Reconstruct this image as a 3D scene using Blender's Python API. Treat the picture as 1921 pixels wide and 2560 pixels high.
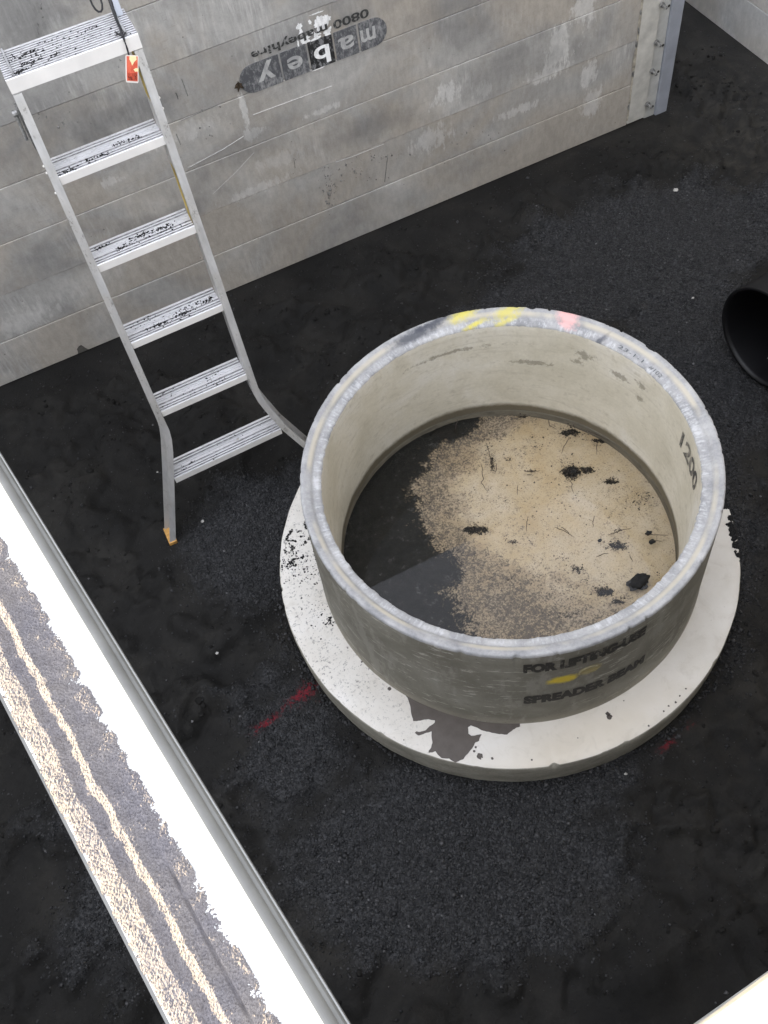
import bpy, bmesh, math, random
import numpy as np
from mathutils import Vector, Matrix, noise as mn
random.seed(7); rng = np.random.default_rng(7)
S = bpy.context.scene
C = S.collection
for o in list(bpy.data.objects): bpy.data.objects.remove(o)

# ------------------------------------------------------------------ camera, sky, sun, exposure
CAM = np.array([-0.85023286, -1.47494257, 3.11117461])
RM = np.array([[0.896099, 0.419052, -0.146296], [-0.430787, 0.741723, -0.514071], [-0.106911, 0.523681, 0.845179]])
F, IW, IH = 2334.04, 1921., 2560.
cd = bpy.data.cameras.new('camera'); cam = bpy.data.objects.new('camera', cd); C.objects.link(cam)
cd.sensor_fit = 'VERTICAL'; cd.sensor_height = 24; cd.sensor_width = 36; cd.lens = F / IH * 24
cd.clip_start = 0.02; cd.clip_end = 2000
cam.matrix_world = Matrix([[*RM[0], CAM[0]], [*RM[1], CAM[1]], [*RM[2], CAM[2]], [0, 0, 0, 1]])
S.camera = cam
SUN_EL = math.radians(15); SUN_ROT = math.atan2(-1, .16)
W = bpy.data.worlds.new("World"); S.world = W; W.use_nodes = True
nt = W.node_tree; nt.nodes.clear()
sky = nt.nodes.new('ShaderNodeTexSky'); sky.sky_type = 'NISHITA'; sky.sun_disc = False
sky.sun_elevation = SUN_EL; sky.sun_rotation = SUN_ROT; sky.dust_density = 1.0; sky.air_density = 1.0
hs = nt.nodes.new('ShaderNodeHueSaturation'); hs.inputs['Saturation'].default_value = .36
mx = nt.nodes.new('ShaderNodeMix'); mx.data_type = 'RGBA'; mx.blend_type = 'MULTIPLY'; mx.inputs[0].default_value = 1
mx.inputs[7].default_value = (1.06, .99, .90, 1)
bg = nt.nodes.new('ShaderNodeBackground'); bg.inputs[1].default_value = .15
wo = nt.nodes.new('ShaderNodeOutputWorld')
nt.links.new(sky.outputs[0], hs.inputs['Color']); nt.links.new(hs.outputs[0], mx.inputs[6])
veil = nt.nodes.new('ShaderNodeMix'); veil.data_type = 'RGBA'; veil.blend_type = 'ADD'; veil.inputs[0].default_value = 1
veil.inputs[7].default_value = (2.35, 2.45, 2.85, 1); nt.links.new(mx.outputs[2], veil.inputs[6]); nt.links.new(veil.outputs[2], bg.inputs[0]); nt.links.new(bg.outputs[0], wo.inputs[0])
sl = bpy.data.lights.new('sun', 'SUN'); sl.energy = 5; sl.angle = math.radians(.5); sl.color = (1, .80, .48)
so = bpy.data.objects.new('sun', sl); C.objects.link(so)
sd = Vector((math.sin(SUN_ROT) * math.cos(SUN_EL), math.cos(SUN_ROT) * math.cos(SUN_EL), math.sin(SUN_EL)))
so.rotation_euler = sd.to_track_quat('Z', 'Y').to_euler(); so.location = sd * 20
S.view_settings.view_transform = 'Standard'; S.view_settings.look = 'None'
S.view_settings.exposure = 2.22; S.view_settings.gamma = 1; S.view_settings.use_curve_mapping = False

# ------------------------------------------------------------------ survey helpers (photo point -> place on a plane)
def ray(x, y): return RM @ np.array([(x - IW / 2) / F, -(y - IH / 2) / F, -1.0])
def at(x, y, z): d = ray(x, y); return CAM + d * (z - CAM[2]) / d[2]
def atn(x, y, n): d = ray(x, y); return CAM + d * (n - CAM[1]) / d[1]
def pj(X):
    v = (np.asarray(X, float).reshape(-1, 3) - CAM) @ RM
    return np.stack([IW / 2 + F * v[:, 0] / -v[:, 2], IH / 2 - F * v[:, 1] / -v[:, 2]], 1)

# ------------------------------------------------------------------ object helpers
def tag(o, label=None, cat=None, group=None, kind=None):
    if label: o['label'] = label
    if cat: o['category'] = cat
    if group: o['group'] = group
    if kind: o['kind'] = kind
    return o
def empty(name, loc=(0, 0, 0), label=None, cat=None, group=None):
    o = bpy.data.objects.new(name, None); C.objects.link(o); o.location = loc
    o.empty_display_size = .1
    return tag(o, label, cat, group)
def link(name, me, mats, parent=None, smooth=False):
    o = bpy.data.objects.new(name, me); C.objects.link(o)
    for m in (mats if isinstance(mats, (list, tuple)) else [mats]): me.materials.append(m)
    if parent is not None:
        o.parent = parent
        if parent.type == 'EMPTY': o.matrix_parent_inverse = Matrix.Translation(parent.location).inverted()
    if smooth: me.polygons.foreach_set('use_smooth', [True] * len(me.polygons))
    return o
def mesh(name, v, f, mats, parent=None, smooth=False):
    me = bpy.data.meshes.new(name); me.from_pydata([tuple(map(float, p)) for p in v], [], [tuple(map(int, q)) for q in f]); me.update()
    return link(name, me, mats, parent, smooth)
def bmobj(name, bm, mats, parent=None, smooth=False):
    me = bpy.data.meshes.new(name); bm.normal_update(); bm.to_mesh(me); bm.free()
    return link(name, me, mats, parent, smooth)
def box(bm, x0, x1, y0, y1, z0, z1, bev=0, mtx=None):
    r = bmesh.ops.create_cube(bm, size=1); vs = r['verts']
    bmesh.ops.scale(bm, vec=(abs(x1 - x0), abs(y1 - y0), abs(z1 - z0)), verts=vs)
    bmesh.ops.translate(bm, vec=((x0 + x1) / 2, (y0 + y1) / 2, (z0 + z1) / 2), verts=vs)
    if mtx is not None: bmesh.ops.transform(bm, matrix=mtx, verts=vs)
    if bev:
        es = list({e for v in vs for e in v.link_edges})
        bmesh.ops.bevel(bm, geom=es, offset=bev, segments=2, affect='EDGES', profile=.6)
def tube(bm, pts, r, seg=8, caps=True):
    pts = [Vector(p) for p in pts]; rings = []
    up = Vector((0, 0, 1))
    for i, p in enumerate(pts):
        d = (pts[min(i + 1, len(pts) - 1)] - pts[max(i - 1, 0)]).normalized()
        a = d.cross(up if abs(d.z) < .95 else Vector((1, 0, 0))).normalized(); b = d.cross(a)
        rr = r[i] if isinstance(r, (list, tuple)) else r
        rings.append([bm.verts.new(p + (a * math.cos(t) + b * math.sin(t)) * rr) for t in [2 * math.pi * k / seg for k in range(seg)]])
    for A, B in zip(rings, rings[1:]):
        for k in range(seg): bm.faces.new((A[k], A[(k + 1) % seg], B[(k + 1) % seg], B[k]))
    if caps: bm.faces.new(rings[0][::-1]); bm.faces.new(rings[-1])
def extrude_profile(bm, prof, a, b, axis='x'):
    """closed profile of (y,z) swept from x=a to x=b"""
    A = [bm.verts.new((a, y, z)) for y, z in prof]; B = [bm.verts.new((b, y, z)) for y, z in prof]
    n = len(prof)
    for i in range(n): bm.faces.new((A[i], A[(i + 1) % n], B[(i + 1) % n], B[i]))
    bm.faces.new(A[::-1]); bm.faces.new(B)

def fnoise(P, scale, octs=3, off=0.):
    P = np.asarray(P); out = np.empty(len(P))
    for i, p in enumerate(P): out[i] = mn.fractal((p[0] * scale + off, p[1] * scale + off, (p[2] if len(p) > 2 else 0) * scale), 1.0, 2.0, octs)
    return out
def sstep(a, b, x): t = np.clip((x - a) / (b - a), 0, 1); return t * t * (3 - 2 * t)

# ------------------------------------------------------------------ material helpers
class N:
    def __init__(s, name):
        s.m = bpy.data.materials.new(name); s.m.use_nodes = True; s.t = s.m.node_tree; s.t.nodes.clear()
        s.out = s.t.nodes.new('ShaderNodeOutputMaterial'); s.b = s.t.nodes.new('ShaderNodeBsdfPrincipled')
        s.t.links.new(s.b.outputs[0], s.out.inputs[0]); s.tc = s.t.nodes.new('ShaderNodeTexCoord')
    def nd(s, k): return s.t.nodes.new(k)
    def L(s, a, b): s.t.links.new(a, b)
    def mapping(s, scale=(1, 1, 1), loc=(0, 0, 0), src=None):
        m = s.nd('ShaderNodeMapping'); m.inputs['Scale'].default_value = scale; m.inputs['Location'].default_value = loc
        s.L(src or s.tc.outputs['Object'], m.inputs[0]); return m.outputs[0]
    def noise(s, scale, detail=6, rough=.6, vec=None, dist=0):
        n = s.nd('ShaderNodeTexNoise'); n.inputs['Scale'].default_value = scale; n.inputs['Detail'].default_value = detail
        n.inputs['Roughness'].default_value = rough; n.inputs['Distortion'].default_value = dist
        s.L(vec or s.tc.outputs['Object'], n.inputs['Vector']); return n.outputs['Fac']
    def voro(s, scale, vec=None, feat='F1', out='Distance'):
        n = s.nd('ShaderNodeTexVoronoi'); n.inputs['Scale'].default_value = scale; n.feature = feat
        s.L(vec or s.tc.outputs['Object'], n.inputs['Vector']); return n.outputs[out]
    def ramp(s, fac, stops):
        r = s.nd('ShaderNodeValToRGB'); e = r.color_ramp.elements
        while len(e) < len(stops): e.new(.5)
        for i, (p, c) in enumerate(stops):
            e[i].position = p; e[i].color = (*((c,) * 3 if not isinstance(c, tuple) else c), 1)
        s.L(fac, r.inputs[0]); return r.outputs[0]
    def mix(s, fac, a, b, mode='MIX'):
        m = s.nd('ShaderNodeMix'); m.data_type = 'RGBA'; m.blend_type = mode
        for i, val in ((0, fac), (6, a), (7, b)):
            sock = m.inputs[i]
            if isinstance(val, (int, float)): sock.default_value = val if i == 0 else (val, val, val, 1)
            elif isinstance(val, tuple): sock.default_value = (*val, 1)
            else: s.L(val, sock)
        return m.outputs[2]
    def math(s, op, a, b=None, c=None):
        m = s.nd('ShaderNodeMath'); m.operation = op
        for i, v in enumerate((a, b, c)):
            if v is None: continue
            if isinstance(v, (int, float)): m.inputs[i].default_value = v
            else: s.L(v, m.inputs[i])
        return m.outputs[0]
    def sep(s, vec=None):
        x = s.nd('ShaderNodeSeparateXYZ'); s.L(vec or s.tc.outputs['Object'], x.inputs[0]); return x.outputs
    def attr(s, name): a = s.nd('ShaderNodeAttribute'); a.attribute_name = name; return a.outputs['Fac']
    def rnd(s): return s.nd('ShaderNodeObjectInfo').outputs['Random']
    def blob(s, c, r, soft=.5, nz=None, amp=0, vec=None):
        """mask 1 inside the ellipsoid c,r"""
        v = s.nd('ShaderNodeVectorMath'); v.operation = 'SUBTRACT'; s.L(vec or s.tc.outputs['Object'], v.inputs[0]); v.inputs[1].default_value = c
        d = s.nd('ShaderNodeVectorMath'); d.operation = 'DIVIDE'; s.L(v.outputs[0], d.inputs[0]); d.inputs[1].default_value = r
        l = s.nd('ShaderNodeVectorMath'); l.operation = 'LENGTH'; s.L(d.outputs[0], l.inputs[0]); q = l.outputs['Value']
        if nz is not None: q = s.math('ADD', q, s.math('MULTIPLY', s.math('SUBTRACT', nz, .5), amp))
        mr = s.nd('ShaderNodeMapRange'); s.L(q, mr.inputs[0]); mr.inputs[1].default_value = 1 + soft / 2; mr.inputs[2].default_value = 1 - soft / 2
        return mr.outputs[0]
    def set(s, color=None, rough=None, metal=None, spec=None, bump=None, bstr=.3, bdist=.002):
        for k, v in (('Base Color', color), ('Roughness', rough), ('Metallic', metal), ('Specular IOR Level', spec)):
            if v is None: continue
            i = s.b.inputs[k]
            if isinstance(v, tuple): i.default_value = (*v, 1)
            elif isinstance(v, (int, float)): i.default_value = v
            else: s.L(v, i)
        if bump is not None:
            b = s.nd('ShaderNodeBump'); b.inputs['Strength'].default_value = bstr; b.inputs['Distance'].default_value = bdist
            s.L(bump, b.inputs['Height']); s.L(b.outputs[0], s.b.inputs['Normal'])
        return s.m
def plain(name, col, rough=.6, metal=0., var=.25, scale=20, spec=.5, bump=.15):
    k = N(name); n = k.noise(scale, 5); d = tuple(c * (1 - var) for c in col); l = tuple(c * (1 + var) for c in col)
    return k.set(k.ramp(n, [(.3, d), (.7, l)]), rough, metal, spec, n, bump, .002)

# aluminium trench sheeting
SMEAR = [((612, 280), (.012, .075), .8), ((632, 335), (.045, .022), .8), ((810, 275), (.07, .012), .6), ((1120, 235), (.055, .045), .9), ((1205, 225), (.05, .03), .5), ((1395, 130), (.05, .09), .85), ((1380, 180), (.09, .03), .7), ((1300, 275), (.10, .02), .6), ((1465, 10), (.05, .10), .7), ((1470, 190), (.035, .05), .7), ((1080, 350), (.09, .05), .5), ((1480, 260), (.05, .06), .6), ((650, 470), (.12, .02), .5), ((60, 800), (.12, .05), .35), ((280, 455), (.04, .02), .5), ((470, 330), (.10, .03), .35), ((700, 400), (.09, .03), .3)]
CLOUD = [((270, 285), (.14, .07), .75), ((350, 300), (.14, .05), .6), ((60, 25), (.14, .10), .8), ((640, 360), (.20, .045), .55), ((380, 560), (.20, .05), .6), ((120, 620), (.12, .05), .55), ((920, 320), (.18, .05), .55), ((1280, 170), (.18, .07), .5), ((820, 60), (.3, .05), .25), ((200, 400), (.15, .08), .4), ((1180, 420), (.12, .03), .3), ((90, 690), (.2, .05), .35), ((1100, 60), (.25, .10), .3)]
def alu_wall(name, lo, hi, warm, seed, smears=(), clouds=()):
    k = N(name); p = k.tc.outputs['Object']
    r = k.math('MULTIPLY', k.rnd(), 37.0)
    cb = k.nd('ShaderNodeCombineXYZ'); k.L(r, cb.inputs[0]); k.L(r, cb.inputs[1])
    ad = k.nd('ShaderNodeVectorMath'); ad.operation = 'ADD'; k.L(p, ad.inputs[0]); k.L(cb.outputs[0], ad.inputs[1]); v = ad.outputs[0]
    cloud = k.noise(2.4, 5, .55, k.mapping((1, 1, 1.4), (seed, 0, 0), k.nd('ShaderNodeNewGeometry').outputs['Position']), .6)
    base = k.ramp(cloud, [(.30, lo), (.52, tuple((a + b) / 2 for a, b in zip(lo, hi))), (.75, hi)])
    base = k.mix(.85, base, k.ramp(k.rnd(), [(0, (.80, .80, .80)), (1, (1.12, 1.10, 1.07))]), 'MULTIPLY')
    streak = k.noise(9, 7, .7, k.mapping((9, 9, 1.0), (0, 0, 0), v))
    patch = k.noise(3.1, 4, .6, k.mapping((1, 1, 1.0), (3, 1, 8), v), .4)
    m1 = k.math('MULTIPLY', k.ramp(streak, [(.45, 0.), (.72, 1.)]), k.ramp(patch, [(.50, 0.), (.66, 1.)]))
    base = k.mix(k.math('MULTIPLY', m1, .75), base, tuple(x * 1.28 for x in hi))
    # brown-grey dried mud film that clings in places
    mud = k.math('ADD', k.noise(1.7, 5, .6, k.mapping((1, 1, 1), (9, 4, seed), v), .8), k.math('MULTIPLY', k.sep(k.nd('ShaderNodeNewGeometry').outputs['Position'])[2], -.10))
    base = k.mix(k.math('MULTIPLY', k.ramp(mud, [(.36, 0.), (.52, 1.)]), .7), base, warm)
    sc = k.noise(60, 3, .5, k.mapping((.6, .6, 5), (0, 0, 0), v))
    base = k.mix(k.math('MULTIPLY', k.ramp(sc, [(.60, 0.), (.72, 1.)]), .18), base, tuple(x * .45 for x in lo))
    dots = k.voro(16, v)
    base = k.mix(k.math('MULTIPLY', k.ramp(dots, [(.03, 1.), (.06, 0.)]), k.ramp(patch, [(.5, 0.), (.6, .8)])), base, (.06, .055, .05))
    wp = k.nd('ShaderNodeNewGeometry').outputs['Position']; rag = k.noise(24, 6, .75, k.mapping((1.6, 1, .6), (0, 0, 0), wp)); soft_ = k.noise(6, 5, .6, wp)
    for (x, y), rr, am in smears:
        q = atn(x, y, 1.889); base = k.mix(k.math('MULTIPLY', k.blob(tuple(q), (rr[0], .5, rr[1]), .5, rag, 6., wp), am), base, tuple(min(.8, x_ * 1.22) for x_ in hi))
    for (x, y), rr, am in clouds:
        q = atn(x, y, 1.889); base = k.mix(k.math('MULTIPLY', k.blob(tuple(q), (rr[0], .5, rr[1]), 1.4, soft_, 5., wp), am * .75), base, tuple(x_ * .66 for x_ in lo))
    base = k.mix(.5, base, k.ramp(k.noise(26, 6, .7, k.mapping((1.5, 1.5, .7), (2, 2, 2), v)), [(.36, .80), (.64, 1.18)]), 'MULTIPLY')
    fine = k.noise(160, 3, .6, v)
    base = k.mix(.18, base, k.ramp(fine, [(.3, .75), (.7, 1.2)]), 'MULTIPLY')
    return k.set(base, k.ramp(patch, [(.3, .45), (.7, .70)]), .16, .35, k.math('ADD', fine, k.math('MULTIPLY', streak, .6)), .22, .0015)
M = {}
M['wall'] = alu_wall('sheeting_aluminium', (.275, .272, .262), (.53, .52, .49), (.43, .385, .32), 2., SMEAR, CLOUD)
M['wall2'] = alu_wall('sheeting_far', (.36, .36, .36), (.58, .58, .56), (.48, .45, .40), 6.)
M['post'] = plain('post_aluminium', (.50, .50, .47), .5, .25, .2, 12)
M['postwarm'] = plain('post_face_aluminium', (.52, .505, .455), .5, .1, .22, 14)
M['postblue'] = plain('post_edge_aluminium', (.36, .38, .42), .45, .3, .15, 8)
M['bolt'] = plain('bolt_zinc', (.30, .30, .29), .35, .7, .4, 120)
M['dark'] = plain('dark_hole', (.02, .018, .015), .9)
k = N('ladder_aluminium'); n1 = k.noise(40, 5, .6, k.mapping((1, 1, .15))); n2 = k.noise(9, 4)
n4 = k.noise(70, 5, .8, k.mapping((1, 1, .35)))
M['ladder'] = k.set(k.mix(k.math('MULTIPLY', k.ramp(n4, [(.56, 0.), (.64, .7)]), k.ramp(n2, [(.45, .1), (.6, 1.)])), k.mix(k.ramp(n2, [(.4, 0.), (.75, .6)]), k.ramp(n1, [(.3, (.44, .44, .43)), (.7, (.60, .595, .58))]), (.46, .43, .38)), (.13, .12, .105)), .42, .45, .5, n1, .2, .0008)
k = N('tread_aluminium'); n1 = k.noise(60, 5, .6, k.mapping((.12, 1, 1))); n2 = k.noise(22, 5, .7); n3 = k.noise(150, 3, .7, k.mapping((.4, 1, 1)))
col = k.ramp(n1, [(.3, (.66, .66, .68)), (.7, (.88, .88, .90))])
col = k.mix(k.math('MULTIPLY', k.ramp(n2, [(.45, 0.), (.62, 1.)]), k.ramp(n3, [(.53, 0.), (.60, .4)])), col, (.16, .16, .165))
M['tread'] = k.set(col, .4, .5, .5, n3, .25, .0006)
M['groove'] = plain('tread_groove_grey', (.33, .33, .335), .7, .2, .45, 70)  # darker grey for the groove floors and the side cheeks
M['lip'] = plain('tread_front_aluminium', (.80, .775, .735), .45, .12, .08, 9, .5, .05)
M['yellow'] = plain('yellow_sticker', (.42, .31, .07), .6, 0, .45, 24)
M['foot'] = plain('orange_plastic', (.50, .27, .07), .6, 0, .35, 60)
M['strap'] = plain('black_cord', (.012, .012, .014), .5, 0, .3, 80)
M['gravel'] = None

# dark ground
k = N('black_soil'); g = k.attr('gravel'); pos = k.tc.outputs['Object']
cl = k.noise(3.0, 8, .62, None, .5); fi = k.noise(110, 5, .7); st = k.voro(150, None, 'F1', 'Color'); stv = k.voro(150)
sc2 = k.noise(9, 5, .7)
soil = k.ramp(cl, [(.36, (.0042, .0040, .0034)), (.5, (.0078, .0074, .0064)), (.64, (.0150, .0140, .0118))])
sepc = k.nd('ShaderNodeSeparateColor'); k.L(st, sepc.inputs[0])
grav = k.ramp(sepc.outputs[0], [(.0, (.006, .0068, .008)), (.6, (.0220, .0224, .0233)), (.93, (.040, .0405, .0415)), (1, (.05, .052, .055))])
gm = k.ramp(k.math('ADD', g, k.math('MULTIPLY', k.math('SUBTRACT', sc2, .5), .55)), [(.38, 0.), (.58, 1.)])
col = k.mix(gm, soil, grav)
col = k.mix(.5, col, k.ramp(fi, [(.34, .5), (.66, 1.65)]), 'MULTIPLY')
red = k.math('MULTIPLY', k.attr('red'), k.ramp(k.math('ADD', k.noise(75, 4, .8), k.math('MULTIPLY', k.attr('red'), .20)), [(.63, 0.), (.74, .9)]))
col = k.mix(red, col, (.125, .006, .013))
tan = k.math('MULTIPLY', k.attr('pale'), k.ramp(k.noise(14, 6, .7), [(.45, 0.), (.65, .9)]))
col = k.mix(tan, col, (.030, .027, .021))
hgt = k.math('ADD', k.math('MULTIPLY', k.math('SUBTRACT', 1.0, stv), k.math('MULTIPLY', gm, .8)), k.math('ADD', k.math('MULTIPLY', fi, .7), k.math('MULTIPLY', k.noise(28, 5, .6), .9)))
M['ground'] = k.set(col, .82, 0., .30, hgt, .75, .006)
k = N('gravel_stone'); r = k.noise(7, 4, .6); f_ = k.attr('tone')
k.m.name = 'gravel_stone'; cl_f = k.math('MINIMUM', f_, 1.0); br_ = k.math('GREATER_THAN', f_, 2.5)
M['stone'] = k.set(k.mix(br_, k.mix(cl_f, (.0125, .0130, .0138), (.060, .060, .061)), (.13, .13, .13)), .6, 0., .4, k.noise(200, 3), .3, .001)
M['soilclod'] = plain('soil_clod', (.009, .0085, .0075), .9, 0, .5, 60, .25, .6)
M['crumb'] = plain('black_grit', (.012, .012, .012), .8, 0, .4, 150, .3, .4)
M['pale'] = plain('pale_pebble', (.42, .41, .38), .7, 0, .2, 90)
M['site'] = plain('site_soil', (.10, .085, .065), .95, 0, .35, 2)

# ------------------------------------------------------------------ THE SETTING
WN = 1.889; SH = .2267                       # back sheeting plane, strip height
gX = np.concatenate([np.arange(-4.3, -2.5, .08), np.arange(-2.5, 2.76, .0135), [2.9]])
gY = np.concatenate([np.arange(-1.7, -1.4, .05), np.arange(-1.4, 2.2, .0135), np.arange(2.2, 6.01, .045)])
XX, YY = np.meshgrid(gX, gY); gp = np.stack([XX.ravel(), YY.ravel()], 1)
pp = pj(np.column_stack([gp, np.zeros(len(gp))])) / (IW / 1660)      # where the zones of the floor lie, in the survey picture
def zone(cx, cy, rx, ry, a=0.):
    a = math.radians(a); dx, dy = pp[:, 0] - cx, pp[:, 1] - cy
    ux, uy = (dx * math.cos(a) + dy * math.sin(a)) / rx, (-dx * math.sin(a) + dy * math.cos(a)) / ry
    return np.exp(-(ux ** 2 + uy ** 2) * 1.0)
vis = (gp[:, 0] > -2.6)
nz1 = fnoise(gp, 1.1, 4); nz2 = fnoise(gp, 5.0, 4, 7.3); nz3 = fnoise(gp, 21., 3, 3.1); nz4 = fnoise(gp, 34., 2, 6.)
grav = np.maximum.reduce([1.15 * zone(1430, 520, 330, 130, -10), .95 * zone(1230, 640, 300, 90, -12), 1.1 * zone(1520, 800, 190, 260), .95 * zone(1530, 470, 130, 90), .62 * zone(1560, 1180, 150, 420),
    1.05 * zone(980, 1880, 420, 250, 0), .8 * zone(560, 1160, 170, 230, 60), .62 * zone(620, 1620, 200, 300), .85 * zone(1190, 1700, 260, 120, -20),
    .55 * zone(230, 2000, 260, 260), .45 * zone(130, 1750, 200, 240)])
grav = grav + nz2 * .16 + nz3 * .05
inring = np.hypot(gp[:, 0], gp[:, 1])
ht = nz1 * .034 + (nz2 * .014 + nz3 * .0075 + nz4 * .004) * (1.15 - np.clip(grav, 0, 1) * .75)
# lumpy undercut soil ledges away from the trodden middle
ht += .045 * np.maximum(0, nz2 - .12) * (grav < .6) + .018 * sstep(.04, .07, nz2) * (1 - sstep(.5, .8, grav)) + .05 * sstep(.0, .25, nz1) * zone(1640, 300, 150, 240) - .02 * zone(1010, 2120, 45, 110, 10)
ht += .030 * zone(1620, 430, 60, 60) * sstep(-.1, .2, nz2) + .022 * zone(420, 1560, 120, 260) * sstep(-.1, .3, nz2)
# shallow sawtooth ridges where the digger bucket dragged (upper middle and right side)
saw = (pp[:, 0] * .35 + pp[:, 1]) / 62 + nz2 * 1.2
ht += .010 * (saw % 1.) * zone(1560, 1950, 170, 380)
chk = (np.sin(pp[:, 0] / 9.5 + pp[:, 1] / 15.) > .1) * (np.sin(pp[:, 1] / 10.5 - pp[:, 0] / 22.) > .0)
ht += .010 * chk * np.clip(zone(250, 2110, 75, 110, -20) + zone(150, 1950, 60, 90, 0) * .8 - .25, 0, 1)
for (cx, cy, rx, ry, an) in ((430, 1560, 26, 70, 20), (360, 1480, 24, 62, -12), (1250, 2130, 30, 80, 12), (1500, 1760, 90, 24, -8), (1580, 2000, 100, 26, -20), (1420, 1880, 70, 22, 10), (620, 700, 70, 26, -18), (250, 1250, 60, 24, 30), (1560, 330, 34, 80, 30), (1520, 180, 30, 60, -25), (460, 1740, 30, 70, -20), (980, 560, 70, 24, -25)):
    q_ = zone(cx, cy, rx, ry, an); ht += (-.011 * sstep(.35, .50, q_) + .007 * sstep(.1, .3, q_) * (1 - sstep(.3, .5, q_))) * (1 + nz2)
wallflat = sstep(.02, .30, np.abs(gp[:, 1] - WN)) + (gp[:, 0] > 2.1) * 1.0; wallflat = np.clip(wallflat, 0, 1)
ht = ht * wallflat - .004 * (1 - wallflat)
so_ = np.hypot(gp[:, 0] + .0155, gp[:, 1] + .004)
ht = ht * sstep(.80, 1.02, so_) - .01 * (1 - sstep(.80, .86, so_))
ht = ht * np.clip(sstep(0, .4, 2.636 - gp[:, 0]) + (gp[:, 1] < 1.2), 0, 1)
foot = sstep(.04, .16, np.hypot(gp[:, 0] + 1.105, gp[:, 1] - .70)); ht *= foot
# bank of undug soil behind the back sheeting
bank = sstep(1.95 - .12, 1.45, gp[:, 0] + nz2 * .05) * (gp[:, 1] > WN + .08)
ht = ht + bank * 1.6
redm = np.maximum.reduce([1.15 * zone(575, 1560, 48, 13, -40), .95 * zone(640, 1508, 70, 14, -36) + .45 * zone(670, 1490, 40, 40), .45 * zone(690, 1500, 20, 38, 0), 1.2 * zone(1443, 1608, 30, 11, -38), 1.1 * zone(1492, 1566, 22, 7, -28)])
pale = np.maximum(.9 * zone(1600, 300, 150, 220), .5 * zone(1560, 1500, 150, 300)) * (grav < .5)
nx, ny = len(gX), len(gY)
idx = np.arange(nx * ny).reshape(ny, nx)
fc = np.stack([idx[:-1, :-1], idx[:-1, 1:], idx[1:, 1:], idx[1:, :-1]], -1).reshape(-1, 4)
me = bpy.data.meshes.new('ground'); me.from_pydata(np.column_stack([gp, ht]).tolist(), [], fc.tolist()); me.update()
for nm, ar in (('gravel', grav), ('red', redm), ('pale', pale)):
    a = me.attributes.new(nm, 'FLOAT', 'POINT'); a.data.foreach_set('value', ar.astype(np.float32))
ground = link('ground', me, M['ground'], None, True)
tag(ground, 'black soil and crushed gravel floor of the excavation', None, None, 'structure')
def gh(x, y):
    i = np.clip(np.searchsorted(gX, x), 1, nx - 1); j = np.clip(np.searchsorted(gY, y), 1, ny - 1)
    return ht.reshape(ny, nx)[j, i]
# site surface around the pit, out to the horizon
R_ = 400.; a0, a1, b0, b1, zt_ = -4.4, 2.9, -1.75, 6.05, 1.6
v = [(-R_, -R_, zt_), (R_, -R_, zt_), (R_, R_, zt_), (-R_, R_, zt_), (a0, b0, zt_), (a1, b0, zt_), (a1, b1, zt_), (a0, b1, zt_),
     (a0, b0, -.3), (a1, b0, -.3), (a1, b1, -.3), (a0, b1, -.3)]
f = [(0, 1, 5, 4), (1, 2, 6, 5), (2, 3, 7, 6), (3, 0, 4, 7), (4, 5, 9, 8), (5, 6, 10, 9), (6, 7, 11, 10), (7, 4, 8, 11), (8, 9, 10, 11)]
tag(mesh('site_ground', v, f, M['site']), 'brown site surface around the pit', None, None, 'structure')

# ------------------------------------------------------------------ gravel on the floor (real stones)
ico = bmesh.new(); bmesh.ops.create_icosphere(ico, subdivisions=1, radius=1); IV = np.array([v.co[:] for v in ico.verts]); IF = np.array([[q.index for q in f_.verts] for f_ in ico.faces]); ico.free()
OV = np.array([(1, 0, 0), (-1, 0, 0), (0, 1, 0), (0, -1, 0), (0, 0, 1), (0, 0, -1)], float); OF = np.array([(0, 2, 4), (2, 1, 4), (1, 3, 4), (3, 0, 4), (2, 0, 5), (1, 2, 5), (3, 1, 5), (0, 3, 5)])
def scatter(name, cen, size, mat, BV=OV, BF=OF, flat=.65, jit=.35, parent=None, tone=None, sink=.2):
    n = len(cen); m = len(BV)
    sc = size[:, None] * (1 + rng.uniform(-.35, .35, (n, 3))); sc[:, 2] *= flat
    ang = rng.uniform(0, 2 * np.pi, n); tl = rng.uniform(-.6, .6, n)
    V = BV[None] * (1 + rng.uniform(-jit, jit, (n, m, 1))) * sc[:, None]
    ca, sa = np.cos(ang)[:, None], np.sin(ang)[:, None]
    X = V[..., 0] * ca - V[..., 1] * sa; Y = V[..., 0] * sa + V[..., 1] * ca; Z = V[..., 2] + X * np.tan(tl)[:, None] * .4
    V = np.stack([X, Y, Z], -1) + cen[:, None] + np.array([0, 0, 1.]) * (sc[:, 2] * (1 - 2 * sink))[:, None, None] * .5
    Fc = (BF[None] + (np.arange(n) * m)[:, None, None]).reshape(-1, 3)
    me = bpy.data.meshes.new(name); me.vertices.add(n * m); me.vertices.foreach_set('co', V.ravel().astype(np.float32))
    me.loops.add(len(Fc) * 3); me.loops.foreach_set('vertex_index', Fc.ravel().astype(np.int32))
    me.polygons.add(len(Fc)); me.polygons.foreach_set('loop_start', np.arange(0, len(Fc) * 3, 3, dtype=np.int32)); me.polygons.foreach_set('loop_total', np.full(len(Fc), 3, np.int32))
    me.update(calc_edges=True); me.validate()
    if tone is not None:
        a = me.attributes.new('tone', 'FLOAT', 'POINT'); a.data.foreach_set('value', np.repeat(tone, m).astype(np.float32))
    return link(name, me, mat, parent)
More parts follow.
